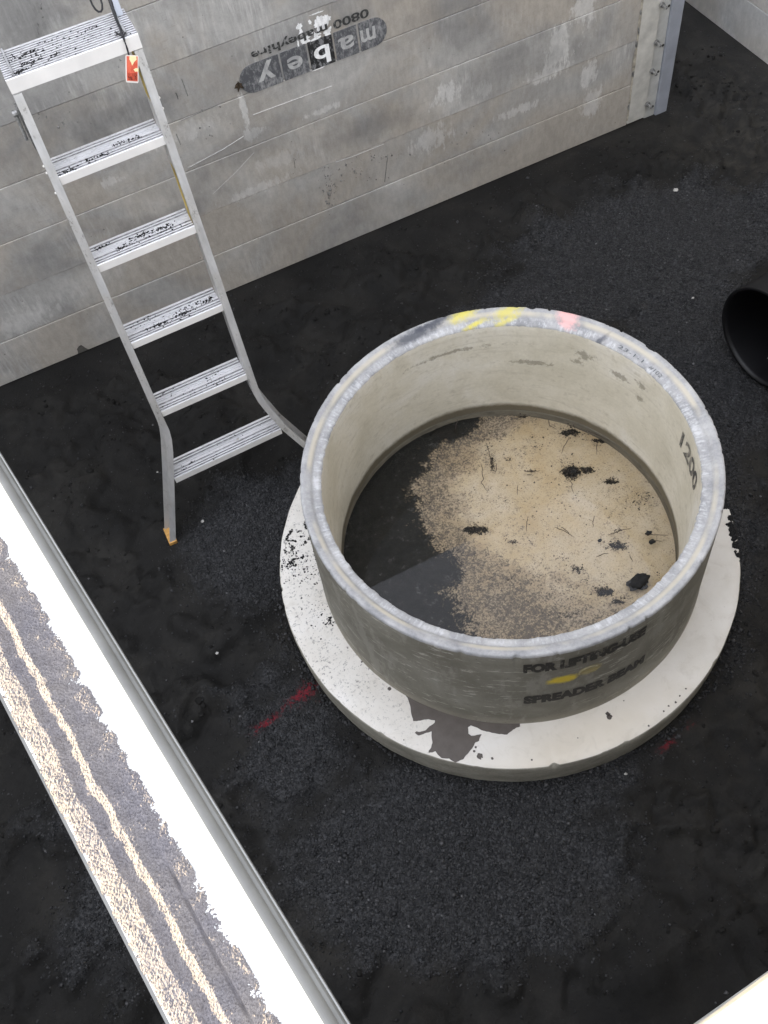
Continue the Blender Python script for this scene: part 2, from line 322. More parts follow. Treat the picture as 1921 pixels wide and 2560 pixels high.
pr = np.clip((grav - .30) * 2.0, .025, 1.) * ((so_ > .83) & (gp[:, 0] > -2.5) & (gp[:, 0] < 2.62) & ((gp[:, 1] < WN - .03) | (gp[:, 0] > 2.0)) & (bank < .05))
pr = pr / pr.sum(); NS = 85000
pick = rng.choice(len(gp), NS, p=pr)
cen = np.column_stack([gp[pick] + rng.uniform(-.007, .007, (NS, 2)), ht[pick]])
size = .0018 + .0040 * rng.random(NS) ** 2.5 + .006 * (rng.random(NS) < .03) * rng.random(NS)
tone = rng.random(NS) ** 3 * .9 + 1.0 * (rng.random(NS) < .03) * rng.random(NS) + 3. * (rng.random(NS) < .003)
tag(scatter('gravel', cen, size, M['stone'], tone=tone, sink=.35), 'loose crushed black gravel lying over the pit floor', 'gravel', None, 'stuff')
# soil clods
pr2 = np.clip(.55 - grav, 0, 1) * ((so_ > .86) & (gp[:, 0] > -2.5) & (gp[:, 0] < 2.55) & ((gp[:, 1] < WN - .06) | (gp[:, 0] > 2.05)) & (bank < .05)) * (np.maximum(0, nz2 + .15) + .02); pr2 /= pr2.sum()
NC = 6000; pick = rng.choice(len(gp), NC, p=pr2)
cen = np.column_stack([gp[pick] + rng.uniform(-.007, .007, (NC, 2)), ht[pick]]); size = .0022 + .011 * rng.random(NC) ** 6
tag(scatter('soil_clods', cen, size, M['soilclod'], IV, IF, .55, .38, sink=.5), 'crumbled dark soil clods on the undisturbed parts of the pit floor', 'soil', None, 'stuff')

NB = 2600; tb = rng.uniform(0, 2 * np.pi, NB); rb_ = .826 + np.abs(rng.normal(0, .022, NB)) * (1 + .8 * np.sin(tb * 5) + .5 * np.sin(tb * 13 + 1))
xb, yb = -.0155 + rb_ * np.cos(tb), -.004 + rb_ * np.sin(tb); hb = ht.reshape(ny, nx)[np.clip(np.searchsorted(gY, yb), 1, ny - 1), np.clip(np.searchsorted(gX, xb), 1, nx - 1)]
tag(scatter('gravel', np.column_stack([xb, yb, hb + .002]), .002 + .006 * rng.random(NB) ** 3, M['stone'], IV, IF, .6, .35, tone=rng.random(NB) ** 4), 'coarse black gravel banked against the edge of the round slab', 'gravel', None, 'stuff')

# ------------------------------------------------------------------ back sheeting wall with end post
def strip_mesh(name, x0, x1, h, th=.05):
    bm = bmesh.new(); e = .0028
    prof = [(0, .0008 + e), (0, h - .0008 - e * .5), (.0018, h - .0008), (th, h - .0008), (th, .0008), (.0030, .0008)]
    extrude_profile(bm, prof, x0, x1)
    me = bpy.data.meshes.new(name); bm.normal_update(); bm.to_mesh(me); bm.free(); return me
wall = empty('trench_wall', (0, WN, 0), 'long grey aluminium sheeting wall with faded upside-down lettering behind the ladder', 'wall')
me = strip_mesh('plank', -4.2, 1.768, SH); me.materials.append(M['wall'])
for i in range(16):
    o = bpy.data.objects.new('plank', me); C.objects.link(o); o.parent = wall
    o.location = (0, [0, .0016, -.001, .0008, .002, -.0006][i % 6], i * SH + (.0015 if i else 0)); o['kind_note'] = ''
    del o['kind_note']
bm = bmesh.new(); box(bm, -4.2, 1.76, WN + .02, WN + .045, -.1, 16 * SH - .01); 
mesh('backing', [(-4.2, WN + .03, -.08), (1.76, WN + .03, -.08), (1.76, WN + .03, 3.6), (-4.2, WN + .03, 3.6), (-4.2, WN + .048, -.08), (1.76, WN + .048, -.08), (1.76, WN + .048, 3.6), (-4.2, WN + .048, 3.6)],
     [(0, 1, 2, 3), (7, 6, 5, 4), (0, 4, 5, 1), (1, 5, 6, 2), (2, 6, 7, 3), (3, 7, 4, 0)], M['dark'], wall)
bm.free()
# end post made of three upright sections, seen at its foot
bm = bmesh.new(); box(bm, 1.769, 1.872, WN - .006, WN + .06, .010, 3.64, .002); bmobj('face_plate', bm, M['postwarm'], wall)
bm = bmesh.new(); box(bm, 1.875, 1.934, WN + .002, WN + .07, -.045, 3.64, .002); bmobj('channel', bm, M['post'], wall)
bm = bmesh.new(); box(bm, 1.936, 2.002, WN - .010, WN + .12, -.046, 3.64, .002, None); bmobj('outer_flange', bm, M['postblue'], wall)
for (x, y) in ((1640, 15), (1620, 112), (1614, 182), (1603, 264)):
    p = atn(x, y, WN - .006)
    bm = bmesh.new(); tube(bm, [(1.872, p[1] - .004, p[2]), (1.872, p[1] - .016, p[2])], .013, 6)
    tube(bm, [(1.872, p[1] - .014, p[2]), (1.874, p[1] - .040, p[2] - .003)], .0065, 8); bmobj('bolt', bm, M['bolt'], wall)
for (x, y) in ((1674, 14), (1658, 113), (1646, 179), (1632, 266)):
    p = atn(x, y, WN + .002); p[0] = min(p[0], 1.925)
    bm = bmesh.new(); tube(bm, [(p[0], WN + .0035, p[2]), (p[0], WN + .0005, p[2])], .0065, 10); bmobj('bolt_hole', bm, M['dark'], wall)
k = N('weld_stain'); nn = k.noise(30, 5, .7); M['weld'] = k.set(k.ramp(nn, [(.35, (.10, .085, .06)), (.65, (.30, .28, .24))]), .6, .2)
for (x, y) in ((1597, 75), (1596, 108), (1583, 184), (1572, 266), (1604, 30)):
    p = atn(x, y, WN); bm = bmesh.new()
    pts = [(1.7675 + random.uniform(-.002, .002), WN - .002 + random.uniform(-.001, .001), p[2] + t * .011) for t in range(-2, 3)]
    tube(bm, pts, [.002, .005, .0055, .005, .002], 7); bmobj('weld_bead', bm, M['bolt'], wall, True)
M['seam'] = plain('weld_seam_rust', (.34, .31, .25), .7, .2, .5, 35)
bm = bmesh.new(); zz_ = np.arange(.03, 1.2, .012); Lf = []; Rg = []
for z in zz_:
    w_ = .004 + .010 * max(0, mn.noise((0, 3.1, z * 7)) + .25); Lf.append(bm.verts.new((1.7675 - w_, WN - .0022, z))); Rg.append(bm.verts.new((1.7690 + w_ * .3, WN - .0070, z)))
for i in range(len(zz_) - 1): bm.faces.new((Lf[i], Rg[i], Rg[i + 1], Lf[i + 1]))
bmobj('weld_seam', bm, M['seam'], wall, True)

# ---- print on the back sheeting: upside-down lettering and the rounded panel of letters
def worn(name, col, wear, lo=.42, hi=.55, sc=45):
    k = N(name); n = k.noise(sc, 6, .75, k.mapping((1, 1, .55))); n2 = k.noise(6, 3)
    f = k.ramp(k.math('ADD', n, k.math('MULTIPLY', k.math('SUBTRACT', n2, .5), .5)), [(lo, 1.), (hi, 0.)])
    return k.set(k.mix(f, col, wear), .65, 0., .3)
GREY = (.44, .435, .415)
M['print'] = worn('worn_black_print', GREY, (.045, .045, .043), .53, .63, 60)
M['pillpaint'] = worn('worn_dark_panel_print', (.30, .30, .295), (.085, .087, .092), .46, .68, 70)
M['pilldark'] = worn('dark_panel_print', (.20, .20, .20), (.02, .02, .02), .53, .62, 60)
M['pillletter'] = worn('letter_light', (.46, .46, .44), (.34, .34, .33), .42, .55, 40)
M['white'] = worn('white_paint', (.88, .88, .86), (.70, .70, .68), .42, .55, 60)
def text_mesh(txt, bold=0.):
    cu = bpy.data.curves.new('t', 'FONT'); cu.body = txt; cu.size = 1; cu.offset = bold; cu.resolution_u = 4
    o = bpy.data.objects.new('t', cu); C.objects.link(o); dg = bpy.context.evaluated_depsgraph_get()
    m = bpy.data.meshes.new_from_object(o.evaluated_get(dg)); bpy.data.objects.remove(o)
    bm = bmesh.new(); bm.from_mesh(m); bmesh.ops.remove_doubles(bm, verts=bm.verts, dist=1e-4)
    v = np.array([q.co[:2] for q in bm.verts]); mi, ma = v.min(0), v.max(0); bpy.data.meshes.remove(m)
    return bm, mi, ma
def wall_text(name, txt, xr, xl, zbase, height, mat, dn=.0022, bold=.0, parent=wall):
    """upside-down text on the sheeting: starts at x=xr, runs towards smaller x"""
    bm, mi, ma = text_mesh(txt, bold)
    for q in bm.verts:
        a = (q.co.x - mi[0]) / (ma[0] - mi[0]); b = (q.co.y) / .72 * height
        q.co = Vector((xr + (xl - xr) * a, WN - dn, zbase - b))
    bmesh.ops.reverse_faces(bm, faces=bm.faces)
    return bmobj(name, bm, mat, parent)
wall_text('lettering', '0800 mabeyhire', .452, -.048, 1.067, .034, M['print'], .0042, .022)
# rounded panel: five segments with light letters
xL, xR, zc_, hh = -.118, .522, .962, .058
segs = [(.522, .402), (.392, .294), (.286, .182), (.173, .064), (.055, -.118)]
chars = ['m', 'a', 'b', 'e', 'y']
for i, (x1, x0) in enumerate(segs):
    bm = bmesh.new(); pts = []
    if i == 0: pts = [(x0, zc_ - hh)] + [(x1 - hh + hh * math.cos(t), zc_ + hh * math.sin(t)) for t in np.linspace(-math.pi / 2, math.pi / 2, 14)] + [(x0, zc_ + hh)]
    elif i == 4: pts = [(x1, zc_ + hh)] + [(x0 + hh - hh * math.cos(t), zc_ + hh * math.sin(t)) for t in np.linspace(math.pi / 2, -math.pi / 2, 14)] + [(x1, zc_ - hh)]
    else: pts = [(x0, zc_ - hh), (x1, zc_ - hh), (x1, zc_ + hh), (x0, zc_ + hh)]
    A = [bm.verts.new((x, WN - .0022, z)) for x, z in pts]; B = [bm.verts.new((x, WN + .001, z)) for x, z in pts]; bm.faces.new(A)
    for j in range(len(A)): bm.faces.new((A[j], A[(j + 1) % len(A)], B[(j + 1) % len(A)], B[j]))
    bmobj('logo_panel', bm, M['pilldark'] if i == 2 else M['pillpaint'], wall)
lw = [(.470, .405), (.375, .308), (.268, .200), (.150, .085), (.030, -.045)]
for c, (xa, xb) in zip(chars, lw):
    bm, mi, ma = text_mesh(c, .02)
    for q in bm.verts:
        a = (q.co.x - mi[0]) / (ma[0] - mi[0]); b = q.co.y / .5 * .052
        q.co = Vector((xa + (xb - xa) * a, WN - .0034, zc_ + .026 - b))
    bmesh.ops.reverse_faces(bm, faces=bm.faces); bmobj('logo_letter', bm, M['white'] if c == 'b' else M['pillletter'], wall)
def flat_blob(name, cx, cz, rx, rz, mat, dn, seed, parent=wall, rough=.35, seg=40):
    random.seed(seed); bm = bmesh.new(); vs = []
    for j in range(seg):
        t = 2 * math.pi * j / seg; r = 1 + rough * mn.fractal((math.cos(t) * 1.7 + seed, math.sin(t) * 1.7, seed * .37), 1, 2, 4)
        vs.append(bm.verts.new((cx + rx * r * math.cos(t), WN - dn, cz + rz * r * math.sin(t))))
    bm.faces.new(vs); return bmobj(name, bm, mat, parent)
for i, (x, y, rx, rz) in enumerate(((800, 60, 24, 20), (816, 48, 16, 14), (820, 78, 14, 16), (792, 82, 16, 9), (748, 66, 10, 10), (752, 80, 8, 10), (764, 98, 20, 12), (790, 96, 18, 9), (829, 122, 7, 16), (775, 55, 5, 7), (746, 112, 3, 14), (752, 160, 3, 16), (800, 170, 26, 2), (790, 33, 26, 2))):
    p = atn(x, y, WN); flat_blob('white_paint_patch', p[0], p[2], rx * .00105, rz * .0013, M['white'], .0017 + .00003 * i, i + 3, rough=.6)
M['rust'] = plain('torn_metal', (.05, .035, .02), .8, .3, .5, 90)
p = atn(594, 213, WN); bm = bmesh.new()
for a in range(6):
    t = a * 1.05 + .3; q = (p[0] + math.cos(t) * random.uniform(.012, .028), WN - random.uniform(.004, .016), p[2] + math.sin(t) * random.uniform(.010, .026))
    tube(bm, [(p[0], WN - .001, p[2]), ((p[0] + q[0]) / 2 + .003, WN - .006, (p[2] + q[2]) / 2), q], [.008, .005, .0015], 6)
bmobj('torn_hole', bm, M['rust'], wall, True)
M['scratch'] = worn('scratch_dark', (.30, .30, .28), (.13, .125, .115), .4, .6, 90)
M['scratchl'] = worn('scratch_pale', (.50, .495, .48), (.72, .71, .68), .4, .6, 90)
def wall_line(name, pts, r, mat):
    bm = bmesh.new(); P3 = [atn(x, y, WN) for x, y in pts]; tube(bm, [(p[0], WN - .0004, p[2]) for p in P3], r, 5); return bmobj(name, bm, mat, wall)
for a in (((445, 242), (441, 233)), ((455, 198), (470, 240)), ((441, 335), (452, 362)), ((440, 232), (446, 248)), ((970, 385), (962, 455)), ((545, 262), (452, 302)), ((735, 395), (738, 420))):
    wall_line('scratch_mark', a, .0016, M['scratch'])
for a in (((636, 380), (590, 430), (532, 485)), ((610, 340), (560, 372), (470, 420)), ((633, 287), (720, 255), (830, 215)), ((840, 405), (880, 392), (960, 360))):
    wall_line('scratch_mark', a, .0011, M['scratchl'])
# ghost of old print low on the wall: clusters of dark flecks
fl = []
for cx, cy, rx, ry, nn_ in ((822, 480, 18, 55, 90), (870, 432, 60, 30, 45), (955, 392, 50, 12, 30), (300, 150, 8, 60, 10), (95, 40, 10, 45, 16), (150, 300, 60, 20, 20), (520, 330, 60, 80, 14), (1180, 360, 120, 60, 24)):
    for _ in range(nn_):
        x, y = random.gauss(cx, rx * .55), random.gauss(cy, ry * .5); p = atn(x, y, WN - .0003); fl.append(p)
fl = np.array(fl); scatter('print_flecks', fl, .0012 + .0035 * rng.random(len(fl)) ** 2, M['scratch'], flat=1.4, parent=wall)['kind'] = 'stuff'
# mud splash sitting at the foot of the wall
p = atn(205, 870, WN); M['mudwall'] = plain('mud_on_wall', (.075, .070, .060), .8, 0, .3, 40)
bm = bmesh.new(); vs = [bm.verts.new((p[0] + a, WN - .0016, max(.004, p[2] + b))) for a, b in ((-.03, -.03), (-.024, -.012), (-.022, .006), (-.008, .018), (.004, .020), (.010, .008), (.014, -.004), (.022, -.018), (.026, -.03))]; bm.faces.new(vs[::-1]); bmobj('mud_splash', bm, M['mudwall'], wall)

# ------------------------------------------------------------------ the other sides of the trench box
w2 = empty('trench_wall', (2.636, 0, 0), 'grey sheeting wall crossing the upper right corner beyond the end post', 'wall')
bm = bmesh.new(); extrude_profile(bm, [(0, .003), (0, SH - .004), (-.002, SH - .0012), (-.05, SH - .0012), (-.05, .0012), (-.002, .0012)], 0, 8.2)
me = bpy.data.meshes.new('plank'); bm.normal_update(); bm.to_mesh(me); bm.free(); me.materials.append(M['wall2'])
for i in range(6):
    o = bpy.data.objects.new('plank', me); C.objects.link(o); o.parent = w2; o.location = (0, -2.2, i * SH); o.rotation_euler = (0, 0, math.pi / 2)
w3 = empty('trench_wall', (-4.25, 0, 0), 'grey sheeting wall closing the left end of the pit, out of frame', 'wall')
bm = bmesh.new()
for i in range(13): box(bm, -4.33, -4.25, -1.7, 3.6, i * .2317 - .01, (i + 1) * .2317 - .014)
o = bmobj('panel', bm, M['wall2'], w3)
w4 = empty('trench_wall', (0, -1.56, 0), 'grey sheeting wall under the sunlit rail at the lower right corner', 'wall')
bm = bmesh.new()
for i in range(9): box(bm, -4.2, 2.6, -1.64, -1.57, i * .24 - .02, (i + 1) * .24 - .024)
bmobj('panel', bm, M['wall2'], w4)

# ------------------------------------------------------------------ concrete base slab
def lathe(name, prof, seg, mats, parent=None, jitter=None, cen=(0, 0), smooth=True, midx=None):
    n = len(prof); th = np.linspace(0, 2 * np.pi, seg, endpoint=False)
    V = []
    for i, (r, z) in enumerate(prof):
        for t in th:
            rr, zz = r, z
            if jitter: dr, dz = jitter(i, t); rr += dr; zz += dz
            V.append((cen[0] + rr * math.cos(t), cen[1] + rr * math.sin(t), zz))
    Fc = []; mi = []
    for i in range(n - 1):
        for j in range(seg):
            a, b = i * seg + j, i * seg + (j + 1) % seg
            Fc.append((a, b, b + seg, a + seg)); mi.append(midx[i] if midx else 0)
    o = mesh(name, V, Fc, mats, parent, smooth); o.data.polygons.foreach_set('material_index', mi)
    return o
k = N('slab_top_concrete'); n1 = k.noise(5, 6, .6); n2 = k.noise(130, 4, .7); n3 = k.noise(28, 5, .75)
col = k.ramp(n1, [(.3, (.62, .59, .53)), (.55, (.70, .675, .62)), (.75, (.75, .73, .69))])
col = k.mix(k.math('MULTIPLY', k.ramp(n2, [(.66, 0.), (.74, 1.)]), .45), col, (.20, .19, .17))
left = k.blob((-.72, .12, .14), (.42, .55, .3), .9)
col = k.mix(k.math('MULTIPLY', left, k.ramp(k.noise(95, 4, .8), [(.56, 0.), (.64, .75)])), col, (.10, .10, .10))
ye = k.blob((-.15, -.76, .14), (.35, .09, .3), 1.2)
col = k.mix(k.math('MULTIPLY', ye, .35), col, (.62, .53, .38))
po = k.voro(42); sm = k.noise(2.2, 5, .6, None, 1.)
col = k.mix(k.math('MULTIPLY', k.ramp(po, [(.035, 1.), (.07, 0.)]), k.ramp(sm, [(.5, 0.), (.6, .6)])), col, (.28, .26, .22))
col = k.mix(k.math('MULTIPLY', k.ramp(k.noise(14, 6, .7, None, .8), [(.52, 0.), (.66, 1.)]), .28), col, (.47, .43, .36))
M['slab'] = k.set(col, .7, 0, .3, k.math('ADD', n2, n3), .12, .0012)
k = N('slab_edge_concrete'); n1 = k.noise(9, 6, .65, k.mapping((1, 1, 2))); n2 = k.noise(120, 4, .7)
M['slabedge'] = k.set(k.mix(.4, k.ramp(n1, [(.3, (.20, .19, .155)), (.7, (.36, .345, .29))]), k.ramp(n2, [(.3, .6), (.7, 1.3)]), 'MULTIPLY'), .8, 0, .3, n2, .4, .002)
k = N('well_concrete'); n1 = k.noise(14, 6, .65, k.mapping((1, 1, 3)))
M['well'] = k.set(k.ramp(n1, [(.3, (.07, .062, .045)), (.7, (.17, .15, .11))]), .6, 0, .4, n1, .4, .003)
def jslab(i, t):
    e = mn.fractal((math.cos(t) * 9, math.sin(t) * 9, i * .7), 1, 2, 4) * .0016
    b = min(0, mn.fractal((math.cos(t) * 16 + 5, math.sin(t) * 16, 3.3), 1, 2, 3) + .42) * .018 if i in (4, 5) else 0
    return e + b, (b * .6 if i == 4 else 0)
slab = empty('base_slab', (0, 0, 0), 'round cream concrete base slab with a dark wet patch, under the concrete ring', 'concrete slab')
prof = [(.02, .085), (.601, .085), (.6012, .1404), (.70, .1404), (.8205, .1404), (.8228, .137), (.8232, .10), (.8215, .03), (.820, -.05)]
prof = prof[:3] + [(.64, .1404), (.72, .1404)] + [(.790, .1404)] + prof[4:]
def jslab2(i, t):
    e = mn.fractal((math.cos(t) * 9, math.sin(t) * 9, i * .3), 1, 2, 4) * .0016
    b = 0
    if i in (6, 7): b = min(0, mn.fractal((math.cos(t) * 18 + 5, math.sin(t) * 18, 3.3), 1, 2, 3) + .38) * .014
    return (e if i > 5 else 0) + b, (b * .5 if i == 6 else 0)
sb_ = lathe('slab_body', prof, 720, [M['slab'], M['slabedge'], M['well']], slab, jslab2, (-.0155, -.004), True, [2, 2, 0, 0, 0, 0, 1, 1, 1, 1])
for v_ in sb_.data.vertices:
    if math.hypot(v_.co.x + .0155, v_.co.y + .004) < .62: v_.co.x += .0155; v_.co.y += .004
# wet mud patch spilling from under the ring
poly = [(650, 180), (690, 225), (712, 290), (722, 360), (738, 424), (800, 420), (870, 408), (925, 418), (925, 440), (880, 470), (845, 505), (800, 520), (768, 514), (750, 530), (790, 550), (840, 530), (895, 512), (900, 560), (905, 620), (895, 650), (875, 680), (872, 700), (905, 692), (930, 686), (950, 712), (975, 742), (1010, 748), (1050, 748), (1080, 770), (1105, 784), (1140, 768), (1175, 750), (1215, 700), (1250, 660), (1280, 605), (1305, 595), (1330, 540), (1285, 545), (1240, 556), (1215, 535), (1213, 480), (1235, 462), (1290, 480), (1345, 512), (1400, 518), (1460, 535), (1550, 540), (1600, 500), (1660, 470), (1660, 440), (1400, 380), (1000, 250), (760, 150)]
Pm = [at(820 + x * .28916, 1680 + y * .28916, .1404) for x, y in poly]
# smooth to a finer outline with a little raggedness
fine = []
for i, p in enumerate(Pm):
    q = Pm[(i + 1) % len(Pm)]
    for s in np.linspace(0, 1, 4, endpoint=False):
        w = p * (1 - s) + q * s; w = w + np.array([mn.noise((w[0] * 90, w[1] * 90, 0)), mn.noise((w[0] * 90, w[1] * 90, 5)), 0]) * .0022; fine.append(w)
M['wetmud'] = N('wet_mud'); n1 = M['wetmud'].noise(30, 5); M['wetmud'] = M['wetmud'].set(M['wetmud'].ramp(n1, [(.3, (.078, .066, .056)), (.7, (.105, .090, .078))]), .45, 0, .4, n1, .1, .001)
def plate(name, pts, z, th, mat, parent):
    bm = bmesh.new(); A = [bm.verts.new((p[0], p[1], z + th)) for p in pts]; B = [bm.verts.new((p[0], p[1], z - .001)) for p in pts]
    fa = bm.faces.new(A)
    for j in range(len(A)): bm.faces.new((A[j], B[j], B[(j + 1) % len(A)], A[(j + 1) % len(A)]))
    fa.normal_update()
    bmesh.ops.triangulate(bm, faces=[fa]); bmesh.ops.recalc_face_normals(bm, faces=list(bm.faces)); return bmobj(name, bm, mat, parent)
plate('wet_patch', fine, .1404, .0016, M['wetmud'], slab)
def spot(name, x, y, r, mat, parent, z=.1404, sd=0, th=.0015, ax=1.):
    c = at(x, y, z); plate(name, [(c[0] + math.cos(t) * r * (1 + .5 * mn.noise((math.cos(t) * 2 + sd, math.sin(t) * 2, sd))), c[1] + ax * math.sin(t) * r * (1 + .5 * mn.noise((math.cos(t) * 2 + sd, math.sin(t) * 2, sd)))) for t in np.linspace(0, 2 * math.pi, 18, endpoint=False)], z, th, mat, parent)
for i, (x, y, r) in enumerate(((1200, 1890, .010), (1170, 1862, .005), (1186, 1878, .004), (1190, 1868, .0035), (1231, 1896, .004), (974, 1722, .006), (1520, 1785, .007), (1480, 1660, .004), (1450, 1775, .003), (1330, 1900, .003), (1524, 1792, .009), (1672, 1765, .003), (1690, 1756, .0035), (1715, 1722, .003), (1622, 1815, .003), (1660, 1778, .003), (1700, 1740, .003), (1445, 1845, .002), (1560, 1752, .002), (905, 1655, .003), (870, 1620, .002), (1010, 1850, .002))):
    spot('mud_spot', x, y, r, M['wetmud'], slab, sd=i * 3.1)

# ------------------------------------------------------------------ what lies in the bottom of the ring
bn_y = np.array([1020, 1049, 1083, 1107, 1140, 1213, 1309, 1357, 1400, 1430, 1478, 1574, 1640]); bn_x = np.array([1225, 1195, 1145, 1072, 1058, 1016, 1035, 1085, 1120, 1140, 1110, 1175, 1240])
g1 = np.arange(-.612, .6121, .0042); A_, B_ = np.meshgrid(g1, g1); sp = np.stack([A_.ravel(), B_.ravel()], 1)
s1 = fnoise(sp, 7, 4); s2 = fnoise(sp, 34, 3, 5.)
pq = pj(np.column_stack([sp, np.full(len(sp), .12)]))
dleft = (np.interp(pq[:, 1], bn_y, bn_x) - pq[:, 0]) / 100.            # >0: black soil side
blk = sstep(-.9, .55, dleft + s1 * .35)
grit = np.exp(-((dleft + .45 + 1.0 * sstep(1400, 1560, pq[:, 1])) / (.75 + 2.2 * sstep(1340, 1540, pq[:, 1]))) ** 2) + .22 * sstep(-.1, .3, s1) + .05
def pb(cx, cy, rx, ry): return np.exp(-(((pq[:, 0] - cx) / rx) ** 2 + ((pq[:, 1] - cy) / ry) ** 2))
lump = np.maximum.reduce([pb(1430, 1175, 32, 22), .9 * pb(1468, 1168, 26, 12), .85 * pb(1530, 1198, 28, 9), .95 * pb(1115, 1075, 55, 22), .85 * pb(1190, 1320, 50, 16), .75 * pb(1545, 1360, 40, 18), .9 * pb(1515, 1475, 32, 16), .8 * pb(1545, 1500, 26, 10), .7 * pb(1445, 1420, 26, 13), .75 * pb(1280, 1350, 18, 6), .8 * pb(1425, 1075, 42, 14), .75 * pb(1500, 1095, 40, 9), .7 * pb(1310, 1033, 30, 7), .6 * pb(1230, 1150, 14, 55), .55 * pb(1420, 1530, 70, 25), .5 * pb(1620, 1240, 30, 40), .5 * pb(1330, 1180, 28, 6)])
zz = .100 + .010 * blk + s1 * .004 + s2 * .0012 + .012 * sstep(.5, .9, lump + s2 * .4)
ok = np.hypot(sp[:, 0], sp[:, 1]) < .606
n_ = len(g1); id_ = np.arange(n_ * n_).reshape(n_, n_); q4 = np.stack([id_[:-1, :-1], id_[:-1, 1:], id_[1:, 1:], id_[1:, :-1]], -1).reshape(-1, 4); q4 = q4[ok[q4].all(1)]
me = bpy.data.meshes.new('silt'); me.from_pydata(np.column_stack([sp, zz]).tolist(), [], q4.tolist()); me.update()
for nm, ar in (('blk', blk), ('grit', grit), ('lump', lump)):
    a = me.attributes.new(nm, 'FLOAT', 'POINT'); a.data.foreach_set('value', ar.astype(np.float32))
k = N('silt_and_black_soil')
nf = k.noise(150, 5, .75); nm_ = k.noise(34, 6, .7); nl = k.noise(5, 5, .6)
beige = k.ramp(nl, [(.3, (.44, .335, .195)), (.5, (.49, .40, .27)), (.72, (.54, .47, .37))])
beige = k.mix(.45, beige, k.ramp(nf, [(.3, .72), (.7, 1.2)]), 'MULTIPLY')
black = k.ramp(k.math('ADD', k.math('MULTIPLY', nf, .25), k.math('MULTIPLY', nm_, .75)), [(.40, (.010, .010, .009)), (.58, (.018, .018, .017)), (.64, (.07, .07, .067))])
brown = k.ramp(nm_, [(.35, (.12, .085, .055)), (.65, (.22, .165, .11))])
b1 = k.math('ADD', k.attr('blk'), k.math('MULTIPLY', k.math('SUBTRACT', nm_, .5), 1.6))
nsp = k.math('ADD', k.math('MULTIPLY', k.noise(135, 4, .75), .62), k.math('MULTIPLY', k.noise(38, 5, .75), .38))
sp1 = k.ramp(k.math('ADD', k.math('MULTIPLY', k.attr('grit'), .115), nsp), [(.555, 0.), (.655, .9)])
col = k.mix(k.ramp(k.math('ADD', k.attr('grit'), k.math('MULTIPLY', nm_, .8)), [(.75, 0.), (1.3, .5)]), beige, (.27, .21, .15))
col = k.mix(sp1, col, (.095, .082, .070))
b2 = k.math('ADD', b1, k.math('MULTIPLY', k.math('SUBTRACT', nsp, .5), 1.0))
col = k.mix(k.ramp(b2, [(.40, 0.), (.50, .6), (.66, 1.)]), col, black)
lp = k.math('ADD', k.attr('lump'), k.math('MULTIPLY', k.math('SUBTRACT', k.noise(70, 5, .8), .5), 1.5))
col = k.mix(k.ramp(lp, [(.52, 0.), (.60, 1.)]), col, (.016, .015, .013))
sk = k.noise(210, 3, .8)
col = k.mix(k.ramp(sk, [(.615, 0.), (.65, .8)]), col, (.06, .05, .04))
M['silt'] = k.set(col, .85, 0, .2, k.math('ADD', nf, nm_), .6, .003)
silt = tag(link('silt', me, M['silt'], None, True), 'beige silt and black soil settled on the bottom inside the ring', 'silt', None, 'stuff')
# clear water, 1-2 cm over the silt
k = N('clear_water'); k.t.nodes.remove(k.b)
fr = k.nd('ShaderNodeFresnel'); fr.inputs[0].default_value = 1.333
tr = k.nd('ShaderNodeBsdfTransparent'); tr.inputs[0].default_value = (.975, .965, .93, 1); gl = k.nd('ShaderNodeBsdfGlossy'); gl.inputs['Roughness'].default_value = .0
ms = k.nd('ShaderNodeMixShader'); k.L(fr.outputs[0], ms.inputs[0]); k.L(tr.outputs[0], ms.inputs[1]); k.L(gl.outputs[0], ms.inputs[2]); k.L(ms.outputs[0], k.out.inputs[0])
M['water'] = k.m
th = np.linspace(0, 2 * math.pi, 128, endpoint=False)
tag(mesh('puddle_water', [(.6005 * math.cos(t), .6005 * math.sin(t), .132) for t in th], [tuple(range(128))], M['water']), 'shallow clear water standing inside the ring', None, None, 'structure')
# twigs and the clods that stand out of the water
bm = bmesh.new()
def wpt(x, y, z=.134): return Vector(at(900 + x * .482, 1020 + y * .482, z))
for pts in (((975, 60), (985, 90), (1020, 110)), ((630, 290), (640, 350), (632, 390), (665, 440)), ((655, 180), (680, 260), (700, 330)), ((1085, 150), (1060, 200), (1045, 235)), ((1230, 165), (1228, 240)), ((1010, 615), (1060, 640), (1112, 672)), ((1045, 620), (1085, 650)), ((820, 400), (818, 450)), ((1215, 560), (1208, 620)), ((1480, 655), (1600, 660)), ((1500, 690), (1570, 690)), ((1290, 660), (1350, 635), (1410, 622)), ((1090, 370), (1110, 440)), ((860, 330), (935, 322)), ((505, 60), (495, 110)), ((1180, 120), (1290, 165)), ((1400, 760), (1412, 800)), ((870, 570), (865, 640)), ((1230, 770), (1290, 755)), ((710, 290), (700, 340))):
    W3 = [wpt(*p) for p in pts]; out_ = []
    for a_, b_ in zip(W3, W3[1:]):
        for t in np.linspace(0, 1, 6, endpoint=False):
            q = a_.lerp(b_, float(t)); out_.append(q + Vector((mn.noise(q * 45), mn.noise(q * 45 + Vector((9, 9, 9))), 0)) * .006)
    out_.append(W3[-1]); nn_ = len(out_); tube(bm, out_, [.0006 + .0011 * abs(math.sin(3.1 * i / nn_ + .4)) * random.uniform(.6, 1.1) for i in range(nn_)], 5)
    if random.random() < .5: m_ = out_[nn_ // 2]; tube(bm, [m_, m_ + Vector((random.uniform(-.02, .02), random.uniform(-.02, .02), 0))], [.0008, .0004], 4)
M['twig'] = plain('wet_twig', (.045, .032, .022), .6, 0, .5, 60)
